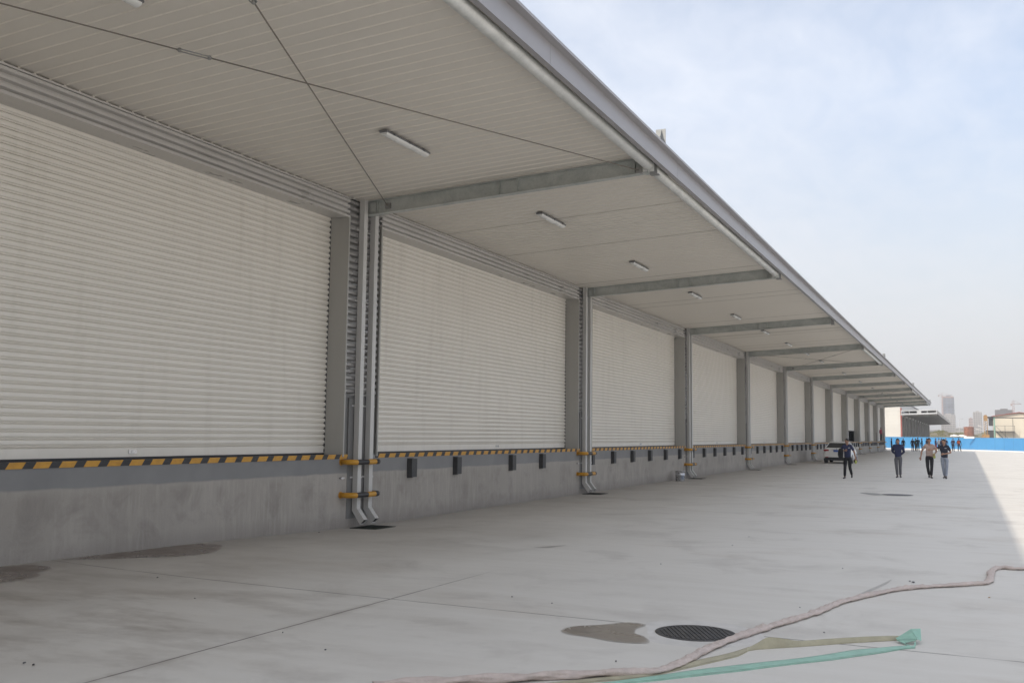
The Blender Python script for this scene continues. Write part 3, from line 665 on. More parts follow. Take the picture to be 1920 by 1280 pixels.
puddle([G(1612, 923), G(1640, 924), G(1660, 927), G(1640, 928), G(1622, 926)], MAT['stain2'], 'dark smear beside the far manhole cover', .003, 'stain')
# metal paint bucket by the wall
t = thing('paint_bucket', 'small tin paint bucket standing by the third pier', 'bucket', (.36, 35.05, gm(.36, 35)), .4)
m = MB(); m.lathe((0, 0, 0), [(.001, .004), (.155, .004), (.16, .0), (.165, .02), (.17, .21), (.176, .215), (.176, .225), (.17, .23), (.178, .36), (.185, .365), (.185, .378), (.172, .378), (.168, .36), (.16, .02), (.001, .015)], 28); m.build('body', MAT['tin'], t)
m = MB(); m.tube([(.185*cos(a), .04*sin(a)-.17*abs(cos(a))*0, .35-.10*sin(a)) for a in [pi*i/12 for i in range(13)]], .005, 6); m.build('handle', MAT['rodl'], t)
m = MB(); m.lathe((0, 0, 0), [(.1685, .07), (.1735, .20)], 28); 
m.f = m.f[21:25]; m.m = m.m[21:25]; m.sm = m.sm[21:25]; m.build('paper_wrap', MAT['jean'], t)

# ------------------------------------------------------------------ hoses
def spline(P, n=6):
    P = [Vector(p) for p in P]; o = []
    for i in range(len(P)-1):
        p0, p1, p2, p3 = P[max(i-1, 0)], P[i], P[i+1], P[min(i+2, len(P)-1)]
        for k in range(n):
            t = k/n; o.append(.5*((2*p1)+(p2-p0)*t+(2*p0-5*p1+4*p2-p3)*t*t+(3*p1-p0-3*p2+p3)*t**3))
    o.append(P[-1]); return o
hp = [G(u, v, .02) for u, v in ((700, 1288), (840, 1279), (1010, 1271), (1120, 1264), (1200, 1260), (1240, 1256), (1290, 1236), (1335, 1212), (1400, 1188), (1460, 1169), (1520, 1151), (1562, 1134), (1578, 1127), (1600, 1122), (1650, 1110), (1690, 1103), (1720, 1100), (1770, 1097), (1820, 1094), (1850, 1091), (1857, 1081), (1858, 1072), (1866, 1065), (1880, 1063), (1905, 1065), (1960, 1064))]
path = spline(hp, 26)
m = MB(); n = 22; rings = []; rnd = random.Random(3); tw = 0; L_ = 0
for i, p in enumerate(path):
    d = (path[min(i+1, len(path)-1)]-path[max(i-1, 0)]); d.z = 0; d.normalize(); side = Vector((d.y, -d.x, 0))
    if i: L_ += (p-path[i-1]).length
    early = max(0, min(1, (6.75-p.y)/.6))                        # twisted stretch nearest the camera
    crease = exp(-((L_-3.9)/.09)**2)+exp(-((L_-4.9)/.07)**2)*.6
    w = .041*(1+.13*sin(L_*9)+.08*sin(L_*23+1)+.05*sin(L_*61))*(1+.3*crease); h = .020*(1+.22*sin(L_*7+2)+.14*sin(L_*31)+.10*sin(L_*77+1))*(1+.7*crease)
    tw = early*L_*15; rings.append(len(m.v))
    for k in range(n):
        a = 2*pi*k/n; x = w*cos(a); z = h*sin(a)*(1+.16*sin(3*a+L_*26)+.10*sin(5*a-L_*47))
        if early > .01:                                       # wrung into a rope
            rr = .031+.010*cos(2*a-L_*13)+.003*cos(5*a+L_*21); x = x*(1-early)+rr*cos(a)*1.15*early; z = z*(1-early)+rr*sin(a)*.85*early
        q = p+side*x; q.z = max(.003, .021*(1+.3*early)+z)+gm(p.x, p.y); m.v.append(tuple(q))
for i in range(len(path)-1):
    for k in range(n): a, b = rings[i], rings[i+1]; m.f.append((a+k, a+(k+1) % n, b+(k+1) % n, b+k)); m.m.append(0); m.sm.append(True)
tag(m.build('hose', MAT['pink']), 'long dusty pink fabric hose snaking across the yard to the right edge', 'hose')
# flat teal hose: two strands joined by a folded end
def ribbon(m, E, mi=0, th=.008, n=6):
    """E: list of (edge point, opposite edge point)"""
    A = spline([e[0] for e in E], n); Bq = spline([e[1] for e in E], n); K = 5; rows = []
    for a, b in zip(A, Bq):
        row = [a.lerp(b, k/K) for k in range(K+1)]
        for k in range(K+1): row[k] = row[k]+Vector((0, 0, .004*sin(k/K*pi)))
        rows.append(row)
    for off, rev in ((th, False), (0, True)):
        st = len(m.v)
        for r in rows: m.v += [(p.x, p.y, p.z+off) for p in r]
        for i in range(len(rows)-1):
            for k in range(K):
                a = st+i*(K+1)+k; q = (a, a+1, a+K+2, a+K+1); m.f.append(q if not rev else q[::-1]); m.m.append(mi); m.sm.append(True)
    N_ = len(rows)*(K+1); st = len(m.v)-2*N_
    for kk in (0, K):
        for i in range(len(rows)-1):
            a = st+i*(K+1)+kk; b = a+K+1; m.f.append((a, b, b+N_, a+N_)); m.m.append(mi); m.sm.append(False)
fh = thing('flat_hose', 'flat teal and olive layflat hose doubled back to a crumpled folded end', 'hose', (0, 0, 0))
m = MB()
ribbon(m, [(G(u, a, .004), G(u, b, .004)) for u, a, b in ((1000, 1292, 1302), (1100, 1284, 1291), (1170, 1275.5, 1282), (1240, 1266, 1275), (1309, 1256, 1267), (1387, 1247, 1258), (1440, 1241, 1251), (1497, 1235, 1244), (1560, 1226, 1237), (1600, 1219.5, 1231), (1650, 1215, 1224), (1690, 1211.5, 1217), (1716, 1211, 1214.5))])
m.build('teal_strand', MAT['teal'], fh)
m = MB()
ribbon(m, [(G(u, a, .004), G(u, b, .004)) for u, a, b in ((1010, 1283, 1290), (1100, 1273.5, 1280), (1200, 1262, 1271), (1247, 1254, 1262), (1309, 1238, 1248), (1356, 1228, 1237), (1385, 1220, 1229.5), (1405, 1213, 1219))])
E2 = []
for u, lo, up in ((1400, 1220.5, 1216), (1418, 1217.5, 1207), (1436, 1216, 1196.5), (1452, 1215, 1195.5), (1475, 1213.5, 1198.5), (1500, 1212, 1201.5), (1560, 1207.5, 1197.5), (1620, 1203.5, 1194), (1665, 1201, 1192.5), (1690, 1199.5, 1192.5)):
    a = G(u, lo, .004); b = at(u, up, 1, a.y+.03); E2.append((a, b))
ribbon(m, E2, 0, .006)
m.build('olive_strand', MAT['olive'], fh)
yf = G(1700, 1203, .01).y
def FP(u, v, dy=0.0): return at(1600+u/12, 1150+v/12, 1, yf+dy)
m = MB(); th = Vector((0, .006, .004))
def sheet(pts, mi=0):
    P = [Vector(p) for p in pts]; m.quad(P, mi); m.quad([p+th for p in reversed(P)], mi)
    for a, b in zip(P, P[1:]+P[:1]): m.quad([a, b, b+th, a+th], mi)
a_, b_, c_, d_, e_, f_, g_ = FP(955, 560, -.02), FP(1300, 350, .10), FP(1512, 345, .12), FP(1530, 610, .01), FP(1440, 578, -.03), FP(1010, 592, -.05), FP(1345, 430, .02)
sheet([a_, b_, g_]); sheet([a_, g_, e_, f_]); sheet([b_, c_, d_, g_]); sheet([g_, d_, e_])
h_, i_, j_, k_, l_ = FP(975, 600, -.04), FP(1150, 672, -.09), FP(1400, 628, -.05), FP(1425, 760, -.07), FP(1350, 772, -.11)
sheet([f_, h_, i_, FP(1180, 650, -.06), FP(1390, 612, -.03), e_]); sheet([j_, k_, l_, FP(1370, 660, -.07)]); sheet([i_, l_, FP(1270, 715, -.08), FP(1160, 690, -.08)])
m.build('folded_end', MAT['teal'], fh)

# scraps on the concrete
def scrap(u, v, s, mat, name, label, group):
    s *= .62; p = G(u, v); m = MB(); r = random.Random(int(u)); k = 7
    pts = [(s*(.6+.5*r.random())*cos(2*pi*i/k), s*(.35+.35*r.random())*sin(2*pi*i/k)) for i in range(k)]
    m.quad([(x, y, .004+.006*r.random()) for x, y in pts]); top = [(x*.6, y*.6, .012+s*.15*r.random()) for x, y in pts]; m.quad(top)
    for i in range(k): j = (i+1) % k; m.quad([m.v[i], m.v[j], top[j], top[i]])
    o = m.build(name, mat, None, (p.x, p.y, gm(p.x, p.y))); o.rotation_euler = (0, 0, r.random()*6); tag(o, label, 'debris', group)
for u, v, s in ((1712, 1092, .05), (1706, 1090, .03), (1580, 1066, .02), (1500, 1140, .02), (1512, 1152, .02), (1035, 1133, .022), (960, 1121, .02), (1239, 1058, .022), (1155, 1242, .02), (45, 1250, .03), (62, 1253, .03), (295, 1090, .03), (365, 1128, .02), (530, 1190, .018), (598, 997, .03), (1404, 1006, .03), (1373, 1022, .025), (610, 1222, .018), (1545, 1187, .02)):
    scrap(u, v, s, MAT['steel'], 'scrap', 'tiny dark scrap of litter on the pale concrete yard', 'dark scraps on the yard')
scrap(1855, 1121, .03, MAT['rig'], 'dry_leaf', 'small dry orange leaf on the concrete right of the pink hose', None)

# ------------------------------------------------------------------ blue hoarding
fa, fb = Vector((-14.0, 166.5, 0)), Vector((62.0, 99.0, 0))
fence_pts = [Vector((-6.0, 162.3, 0)), Vector((-1.3, 160.5, 0)), Vector((8.1, 156.8, 0)), Vector((16.5, 144.0, 0)), Vector((36.0, 116.0, 0))]
fe = thing('hoarding_fence', 'bright blue corrugated site hoarding closing off the far end of the yard', 'fence')
mp_, mc, mb = MB(), MB(), MB()
for a, b in zip(fence_pts, fence_pts[1:]):
    d = (b-a); Ln = d.length; d.normalize(); nrm = Vector((d.y, -d.x, 0)); k = int(Ln/.22); H = 1.80
    A = []; 
    for i in range(k+1):
        for s, off in ((0, 0), (.5, 0), (.55, .035), (.95, .035)):
            if i == k and s > 0: break
            q = a+d*(Ln*(i+s)/k)+nrm*off; A.append(q)
    mp_.strip([(q.x, q.y, .14) for q in A], [(q.x, q.y, H) for q in A], 0, False)
    def bar(mb_, z0, z1, w):
        P = [a+nrm*w, b+nrm*w, b-nrm*w, a-nrm*w]; n = len(mb_.v); mb_.v += [(p.x, p.y, z) for z in (z0, z1) for p in P]
        for q in ((0, 1, 5, 4), (1, 2, 6, 5), (2, 3, 7, 6), (3, 0, 4, 7), (4, 5, 6, 7)): mb_.f.append(tuple(n+i for i in q)); mb_.m.append(0); mb_.sm.append(False)
    bar(mc, H+.003, H+.05, .05); bar(mb, -.2, .135, .09)
    kp = int(Ln/3)
    for i in range(kp+1):
        q = a+d*(Ln*i/kp)-nrm*.06; pm = MB(); pm.box(q.x-.03, q.x+.03, q.y-.03, q.y+.03, -.2, H); pm.build('post', MAT['steel'], fe)
mp_.build('blue_panel', MAT['blue'], fe); mc.build('top_rail', MAT['blue'], fe); mb.build('white_kerb', MAT['white'], fe)
p = at(1817, 819, 1, 152.5); m = MB(); m.box(p.x-.68, p.x+.68, p.y-.02, p.y+.05, 1.72, 2.0); m.box(p.x-.6, p.x-.56, p.y+.051, p.y+.09, 1.7, 1.95); m.box(p.x+.56, p.x+.6, p.y+.051, p.y+.09, 1.7, 1.95)
tag(bevel(m.build('white_board', MAT['white']), .01, 1), 'narrow white board showing above the blue hoarding below the rusty tank', 'board')

# ------------------------------------------------------------------ second warehouse
w2 = thing('warehouse', 'white clad warehouse with dark open canopy beyond the blue hoarding', 'warehouse', (0, 0, 0))
SY, SE = 172.0, 305.0
m = MB(); 
zz = 1.55; P = []
while zz < 8.0: P += [(zz, 0), (zz+.50, 0), (zz+.51, -.05), (zz+.55, -.05), (zz+.56, 0)]; zz += .56
A = [(-30, SY-b, a) for a, b in P]; Bq = [(-.12, SY-b, a) for a, b in P]; m.strip(A, Bq, 0, False)
m.box(-30, -.25, SY+.02, SE, 1.2, 8.0)
m.build('wall', MAT['siding'], w2)
m = MB(); m.box(-30, -.12, SY-.04, SY+.1, -.3, 1.36); m.box(-30, 0, SY+.11, SE, -.3, 1.2); m.build('plinth', MAT['dock'], w2)
m = MB(); m.box(-30, -.12, SY-.07, SY-.042, 1.362, 1.50); m.build('flashing', MAT['steel'], w2)
m = MB(); m.box(-.118, .10, SY-.06, SY+.35, -.3, 6.6); m.build('corner_trim', MAT['redtrim'], w2)
m = MB(); m.box(-30.3, 0.05, SY-.1, SE+.2, 8.0, 8.12); m.build('roof', MAT['roof'], w2)
for i in range(12):
    y0 = SY+.8+i*11.1
    m = MB(); m.box(-.245, -.17, y0+.9, y0+10.2, 1.22, 5.3); m.build('shutter', MAT['w2dark'], w2)
    m = MB(); m.box(-.245, .06, y0-.15, y0+.45, 1.2, 5.5); m.build('column', MAT['w2col'], w2)
def slab2(m, x0, x1, za, zb, ta, tb, y0, y1, mi=0):
    n = len(m.v); m.v += [(x, y, z) for y in (y0, y1) for x, z in ((x0, za), (x1, zb), (x1, tb), (x0, ta))]
    for q in ((0, 1, 2, 3), (7, 6, 5, 4), (0, 4, 5, 1), (1, 5, 6, 2), (2, 6, 7, 3), (3, 7, 4, 0)): m.f.append(tuple(n+i for i in q)); m.m.append(mi); m.sm.append(False)
m = MB(); slab2(m, .1, 5.35, 5.52, 5.72, 5.56, 5.76, SY-.6, SE); m.build('canopy_ceiling', MAT['w2dark'], w2)
m = MB(); slab2(m, .1, 5.42, 6.12, 6.26, 6.16, 6.30, SY-.6, SE); m.build('canopy_roof', MAT['roof'], w2)
m = MB(); slab2(m, -.0, 5.46, 5.40, 5.62, 5.66, 5.88, SY-.72, SY-.605); slab2(m, -.0, 5.46, 6.02, 6.16, 6.19, 6.33, SY-.72, SY-.605)
for x in (.05, 1.25, 2.45, 3.0, 3.95, 5.3): slab2(m, x, x+.10, 5.56+.04*x, 5.56+.04*x, 6.12+.026*x, 6.12+.026*x, SY-.70, SY-.61)
slab2(m, 2.55, 3.0, 5.62, 5.62, 6.18, 6.18, SY-.705, SY-.615)
m.build('canopy_frame', MAT['trim'], w2)
m = MB(); slab2(m, 5.36, 5.46, 5.72, 5.72, 6.26, 6.26, SY-.6, SE); m.build('fascia', MAT['w2col'], w2)
for i in range(11):
    y0 = SY+6+i*11.1; m = MB(); slab2(m, .1, 5.3, 5.30, 5.50, 5.515, 5.715, y0, y0+.15); m.build('canopy_beam', MAT['w2col'], w2)

# ------------------------------------------------------------------ people
def skin_mesh(V, Eg, R, root=0, sub=1):
    me = bpy.data.meshes.new('tmp'); me.from_pydata([tuple(v) for v in V], Eg, [])
    o = bpy.data.objects.new('tmp', me); COL.objects.link(o)
    md = o.modifiers.new('s', 'SKIN'); md.use_smooth_shade = True
    sv = me.skin_vertices[0].data
    for i, r in enumerate(R): sv[i].radius = r if hasattr(r, '__len__') else (r, r); sv[i].use_root = (i == root)
    s = o.modifiers.new('u', 'SUBSURF'); s.levels = sub; s.render_levels = sub
    dg = bpy.context.evaluated_depsgraph_get(); dg.update()
    res = bpy.data.meshes.new_from_object(o.evaluated_get(dg))
    bpy.data.objects.remove(o); bpy.data.meshes.remove(me)
    for p in res.polygons: p.use_smooth = True
    return res
def add_mesh(name, me, mat, parent):
    me.name = name; me.materials.clear(); me.materials.append(mat)
    o = bpy.data.objects.new(name, me); COL.objects.link(o); o.parent = parent; return o
class Chain:
    def __init__(s): s.V = []; s.E = []; s.R = []
    def add(s, p, r, prev=None):
        s.V.append(Vector(p)); s.R.append(r); i = len(s.V)-1
        if prev is not None: s.E.append((prev, i))
        return i
    def path(s, pts, rs, prev=None):
        for p, r in zip(pts, rs): prev = s.add(p, r, prev)
        return prev
DEF = dict(re=(-.245, .02, 1.12), rw=(-.25, -.06, .88), le=(.245, .02, 1.12), lw=(.25, -.06, .88), rk=(-.10, -.02, .48), ra=(-.11, .02, .09), lk=(.10, -.02, .48), la=(.11, .02, .09), rt=None, lt=None, head=0.0, lean=0.0, hw=1.0)
def person(label, loc, face, H, shirt, trousers, pose=None, sub=1, long_sleeve=False, shoe='shoe', group=None, hem=.86, hair=True):
    P = dict(DEF); P.update(pose or {})
    t = thing('person', label, 'person', loc, face, group, H/1.70)
    v = {k: Vector(P[k]) for k in ('re', 'rw', 'le', 'lw', 'rk', 'ra', 'lk', 'la')}
    rs, ls = Vector((-.158, .0, 1.385)), Vector((.158, .0, 1.385)); w = P['hw']
    # bare body as one surface
    c = Chain(); pel = c.add((0, 0, .94), (.105*w, .072*w)); wa = c.add((0, 0, 1.08), (.10*w, .07*w), pel); ch = c.add((0, -.005, 1.26), (.122, .078), wa); nb = c.add((0, .01, 1.42), (.075, .065), ch)
    nk = c.add((0, .0, 1.475), .052, nb); c.add((0, -.012, 1.53), .05, nk)
    for sh, el, wr, s in ((rs, v['re'], v['rw'], -1), (ls, v['le'], v['lw'], 1)):
        a = c.add(sh*.98, .062, ch); b = c.add(sh.lerp(el, .5), .047, a); b = c.add(el, .038, b); b = c.add(el.lerp(wr, .4), .037, b); b = c.add(wr, .025, b)
        d = (wr-el).normalized(); side = d.cross(Vector((0, 1, 0)));
        if side.length < .3: side = d.cross(Vector((1, 0, 0)))
        side.normalize(); pn = side.cross(d).normalized()
        palm = c.add(wr+d*.055, (.034, .02), b)
        for q, (o_, ln) in enumerate(((-.028, .075), (-.009, .088), (.010, .082), (.028, .065))):
            k0 = wr+d*.095+side*o_; k1 = k0+d*ln*.5+pn*.010; k2 = k0+d*ln*.82+pn*.034
            c.path([k0, k1, k2], [.0105, .0095, .008], palm)
        c.path([wr+d*.05+side*-.036+pn*.008, wr+d*.085+side*-.058+pn*.018, wr+d*.112+side*-.062+pn*.028], [.0125, .011, .009], palm)
    for s, kn, an, tk in ((-1, v['rk'], v['ra'], P['rt']), (1, v['lk'], v['la'], P['lt'])):
        hp_ = Vector((s*.085, .0, .90)); a = c.add(hp_, .068, pel); b = c.add(hp_.lerp(kn, .5), .062, a); b = c.add(kn, .048, b); b = c.add(kn.lerp(an, .35)+Vector((0, .012, 0)), .048, b); b = c.add(an, .036, b)
    me = skin_mesh(c.V, c.E, c.R, pel, sub)
    # head joined to the neck
    hb = MB()
    def hf(p, q):
        if p.z < 0: k = 1+.28*p.z*(1 if p.y < .2 else .6); q = Vector((q.x*k, q.y*(1+.12*p.z), q.z))
        if p.y < 0:                                           # face side
            q.y += .006*max(0, p.z-.1)
            nz = exp(-((p.x/.16)**2)-((p.z+.12)/.22)**2); q.y -= .022*nz
            ey = exp(-(((abs(p.x)-.36)/.16)**2)-((p.z-.02)/.13)**2); q.y += .010*ey
            lp = exp(-((p.x/.3)**2)-((p.z+.48)/.10)**2); q.y -= .006*lp
            cn = exp(-((p.x/.28)**2)-((p.z+.85)/.16)**2); q.y -= .010*cn
        return q
    hb.ball((0, -.018, 1.588), .074, .092, .113, 20, 14, 0, hf)
    for s in (-1, 1): hb.ball((s*.076, .0, 1.583), .012, .022, .032, 8, 6, 0)
    for s in (-1, 1): hb.ball((s*.029, -.094, 1.592), .013, .008, .007, 8, 6, 1)
    hb.ball((0, -.103, 1.533), .024, .008, .006, 8, 6, 2)
    M = Matrix.Translation((0, 0, 1.5)) @ Matrix.Rotation(P['head'], 4, 'Z') @ Matrix.Translation((0, 0, -1.5))
    hb.v = [tuple(M @ Vector(q)) for q in hb.v]
    hm = hb.mesh('h', [MAT['skin'], MAT['eye'], MAT['lip']])
    bm = bmesh.new(); bm.from_mesh(me)
    for f in bm.faces: f.material_index = 0
    bm.from_mesh(hm); bm.to_mesh(me); bm.free(); bpy.data.meshes.remove(hm)
    me.materials.clear()
    for k in ('skin', 'eye', 'lip'): me.materials.append(MAT[k])
    for p_ in me.polygons: p_.use_smooth = True
    me.name = 'body'; o = bpy.data.objects.new('body', me); COL.objects.link(o); o.parent = t
    # hair cap
    hh = MB()
    def hrf(p, q):
        low = -.05 if p.y > .15 else (.30 if p.y < -.45 else .05)
        if p.z < low: q = Vector((q.x*.93, q.y*.90, max(q.z, (low-.15)*.113)))
        j = .004*sin(p.x*31+p.y*17)*sin(p.y*23+p.z*19); return q*(1+j*8)
    hh.ball((0, -.010, 1.597), .080, .094, .117, 20, 14, 0, hrf); hh.v = [tuple(M @ Vector(q)) for q in hh.v]
    hh.build('hair', MAT['hair'], t)
    # shirt
    c = Chain(); b0 = c.add((0, 0, hem), (.152*w, .112*w)); b1 = c.add((0, 0, .97), (.152*w, .112*w), b0); b2 = c.add((0, 0, 1.10), (.146*w, .108*w), b1); b3 = c.add((0, -.004, 1.27), (.160, .115), b2); b4 = c.add((0, .008, 1.40), (.095, .082), b3); c.add((0, .006, 1.452), (.066, .062), b4)
    for sh, el, wr in ((rs, v['re'], v['rw']), (ls, v['le'], v['lw'])):
        a = c.add(sh, .074, b3)
        if long_sleeve: a = c.add(sh.lerp(el, .5), .062, a); a = c.add(el, .053, a); a = c.add(el.lerp(wr, .5), .046, a); c.add(el.lerp(wr, .94), .037, a)
        else: a = c.add(sh.lerp(el, .45), .066, a); c.add(sh.lerp(el, .78), .060, a)
    add_mesh('shirt', skin_mesh(c.V, c.E, c.R, b0, sub), MAT[shirt], t)
    # trousers
    c = Chain(); a0 = c.add((0, 0, .98), (.142*w, .105*w)); a1 = c.add((0, 0, .90), (.142*w, .108*w), a0)
    for s, kn, an in ((-1, v['rk'], v['ra']), (1, v['lk'], v['la'])):
        hp_ = Vector((s*.088, .0, .84)); b = c.add(hp_, .094, a1); b = c.add(hp_.lerp(kn, .5), .083, b); b = c.add(kn, .069, b); b = c.add(kn.lerp(an, .5)+Vector((0, .008, 0)), .064, b); c.add(an.lerp(kn, .03), .054, b)
    add_mesh('trousers', skin_mesh(c.V, c.E, c.R, a0, sub), MAT[trousers], t)
    for s, an, tk in ((-1, v['ra'], P['rt']), (1, v['la'], P['lt'])):
        tk = Vector(tk) if tk else an+Vector((s*.03, -.17, -.055))
        c = Chain(); dd = (tk-an); hl = an+Vector((-dd.x*.25, -dd.y*.3, -.045)); i0 = c.add(an+Vector((0, 0, .02)), .042); i1 = c.add(hl.lerp(an, .3)+Vector((0, 0, -.01)), .040, i0)
        i2 = c.add(an.lerp(tk, .55), (.043, .034), i1); c.add(tk, (.040, .024), i2)
        add_mesh('shoe', skin_mesh(c.V, c.E, c.R, i0, 1), MAT[shoe], t)
    return t
def world_pt(t, p): return Matrix.Translation(t.location) @ Matrix.Rotation(t.rotation_euler.z, 4, 'Z') @ Matrix.Scale(t.scale[0], 4) @ Vector(p)
def placed(u, v): p = G(u, v); p.z = 0; return p
def towards(p, ex=0.0):
    d = EYE-p; return atan2(d.y, d.x)+pi/2+ex
def blob(name, mat, label, cat, pts, rs, sub=1):
    c = Chain(); c.path(pts, rs); o = add_mesh(name, skin_mesh(c.V, c.E, c.R, 0, sub), mat, None); return tag(o, label, cat)
# walker 1: dark trousers, black jacket over the raised arm
p = placed(1590, 897); h = (at(1590, 822, 1, p.y).z)
t1 = person('man in navy polo carrying a black jacket, in front of the white car', p, towards(p, -.12), h, 'navy', 'blackcloth',
    dict(re=(-.29, -.02, 1.15), rw=(-.10, -.22, 1.20), le=(.27, .04, 1.13), lw=(.33, -.05, .90), rk=(-.10, -.10, .49), ra=(-.12, -.10, .075), lk=(.09, -.02, .47), la=(.13, .26, .15), lt=(.14, .12, .045), head=-.75), 2)
W_ = lambda t, L_: [world_pt(t, q) for q in L_]
blob('jacket', MAT['blackcloth'], 'bundled black jacket draped over the left walker\'s raised forearm', 'jacket', W_(t1, [(-.22, -.14, 1.30), (-.25, -.17, 1.17), (-.27, -.17, 1.0), (-.24, -.15, .82)]), [(.10, .10), (.15, .09), (.16, .09), (.11, .07)])
blob('work_glove', MAT['glove'], 'yellow-green work gloves hanging from the left walker\'s hand', 'gloves', W_(t1, [(.345, -.10, .80), (.35, -.11, .73), (.335, -.11, .64)]), [(.03, .025), (.055, .03), (.035, .022)])
# walker 2
p = placed(1685, 895); h = at(1685, 822, 1, p.y).z
person('man in navy shirt and grey trousers walking with hands behind his back', p, towards(p, -.08), h, 'navy', 'slate',
    dict(re=(-.235, .10, 1.13), rw=(-.07, .17, .99), le=(.24, .10, 1.13), lw=(.07, .19, .97), rk=(-.075, -.06, .49), ra=(-.045, -.02, .075), lk=(.075, -.02, .48), la=(.07, .06, .08), head=-.2), 2, True)
# walker 3
p = placed(1744, 896); h = at(1744, 821, 1, p.y).z
t3 = person('man in pale beige shirt and dark trousers carrying green gloves', p, towards(p, .02), h, 'beige', 'blackcloth',
    dict(re=(-.30, .03, 1.14), rw=(-.34, -.05, .91), le=(.29, .06, 1.15), lw=(.21, -.17, 1.04), rk=(-.085, -.05, .48), ra=(-.03, .14, .11), rt=(-.035, -.02, .03), lk=(.075, -.09, .49), la=(.045, -.09, .075), head=-.1), 2, hem=.93)
blob('work_glove', MAT['glove'], 'yellow-green work gloves held at the beige-shirted man\'s waist', 'gloves', W_(t3, [(.17, -.21, 1.06), (.17, -.23, .97), (.20, -.21, .84)]), [(.04, .03), (.06, .04), (.05, .03)])
# walker 4 pointing
p = placed(1772, 897); h = at(1772, 823, 1, p.y).z
t4 = person('man in navy polo and pale jeans pointing across with one arm', p, towards(p, -.15), h, 'navy2', 'jean',
    dict(re=(-.31, -.19, 1.26), rw=(-.46, -.36, 1.24), le=(.27, -.03, 1.12), lw=(.05, -.22, 1.07), rk=(-.06, -.02, .49), ra=(-.02, .06, .09), lk=(.09, -.08, .49), la=(.06, -.12, .075), head=-.65), 2)
# polo badges
for t, x in ((t1, .085), (t4, .075)):
    m = MB(); m.box(x-.04, x+.04, -.128, -.122, 1.30, 1.322); m.build('chest_badge', MAT['whitecloth'], t)
# far group by the hoarding
far = [  # u, v foot, dx face, shirt, trousers, long, label, pose
 (1672, 846, 1.4, 'navy', 'darkjean', True, 'person in dark navy standing side-on at the left end of the far group', {}),
 (1683, 845, .6, 'navy2', 'blackcloth', True, 'person in dark clothes, second from the left in the far group', {}),
 (1694, 845, -.5, 'blackcloth', 'darkjean', True, 'person in black, third from the left in the far group', {}),
 (1711.5, 846, 2.6, 'navy2', 'blackcloth', True, 'leftmost person of the huddle of four against the blue hoarding', {}),
 (1717, 845.5, 1.9, 'green', 'blackcloth', True, 'person in dark green second from left in the huddle of four', {}),
 (1721.5, 846.5, 2.9, 'blackcloth', 'blackcloth', True, 'tallest dark figure in the middle of the huddle of four', {}),
 (1729, 846, -1.6, 'navy2', 'darkjean', True, 'person in navy at the right end of the huddle of four', dict(rw=(-.10, -.25, 1.05), lw=(.12, -.25, 1.05))),
 (1738, 845.5, 2.0, 'purple', 'blackcloth', True, 'person in dusky purple half hidden behind the beige-shirted man', {}),
 (1755, 846, 1.2, 'purple', 'redcloth', True, 'person in purple top just right of the beige-shirted man\'s head', {}),
 (1761, 845.5, 2.4, 'whitecloth', 'blackcloth', False, 'person in a white top among the dark far group', {}),
 (1766, 846, -2.2, 'navy', 'blackcloth', True, 'person in navy standing close behind the white-topped one', {}),
 (1774, 845.5, .4, 'navy', 'darkjean', True, 'person in navy hidden mostly behind the pointing man\'s head', {}),
 (1787.5, 846, 2.7, 'purple', 'darkjean', True, 'person in grey-purple jacket standing second from the right of the far group', {}),
 (1798.5, 846.5, 2.9, 'navy2', 'darkjean', True, 'person with an orange back pack at the right end of the far group', dict(ra=(-.22, .06, .09), rk=(-.16, 0, .48)))]
for u, v, f, sh, tr, ls, lab, pose in far:
    p = placed(u, v); h = at(u, 821.3 if u != 1721.5 else 820, 1, p.y).z
    t = person(lab, p, towards(p, f), h, sh, tr, pose, 1, ls, group='people gathered by the blue hoarding')
    if u == 1798.5:
        m = MB(); m.box(-.16, .16, .115, .26, .98, 1.36); o = bevel(m.build('backpack', MAT['orange'], None), .05, 3)
        o.matrix_world = Matrix.Translation(t.location) @ Matrix.Rotation(t.rotation_euler.z, 4, 'Z') @ Matrix.Scale(t.scale[0], 4); tag(o, 'bright orange pack on the back of the rightmost far person', 'backpack')
# worker on the dock at the far end
p = Vector((-.10, 131.6, ZD+.012)); 
person('worker in red standing up on the dock edge at the far end', p, towards(p, 1.0), 1.72, 'redcloth', 'blackcloth', {}, 1, True)

# ------------------------------------------------------------------ parked car (rear towards the camera, nose +y)
car = thing('parked_car', 'white sedan parked nose away beside the loading dock', 'car', (2.36, 64.9, 0), radians(0), scale=.95)
def loft(secs, close=True):
    m = MB(); n = len(secs[0])
    for s in secs: m.v += [tuple(p) for p in s]
    for i in range(len(secs)-1):
        for k in range(n): m.f.append((i*n+k, i*n+(k+1) % n, (i+1)*n+(k+1) % n, (i+1)*n+k)); m.m.append(0); m.sm.append(True)
    m.f.append(tuple(range(n))[::-1]); m.m.append(0); m.sm.append(False); k0 = (len(secs)-1)*n; m.f.append(tuple(range(k0, k0+n))); m.m.append(0); m.sm.append(False)
    return m
def ring(y, w, z0, z1, wt=None, n=7, y2=None):
    """rounded body section at y, widths at sill and shoulder"""
    wt = wt or w; P = []
    pts = [(-w*.86, z0), (w*.86, z0), (w*.97, z0+.10), (w, z0+(z1-z0)*.45), (wt*.985, z1-.10), (wt*.93, z1-.025), (wt*.80, z1), (-wt*.80, z1), (-wt*.93, z1-.025), (-wt*.985, z1-.10), (-w, z0+(z1-z0)*.45), (-w*.97, z0+.10)]
    return [(x, y+(0 if y2 is None else y2*(z-z0)/(z1-z0)), z) for x, z in pts]
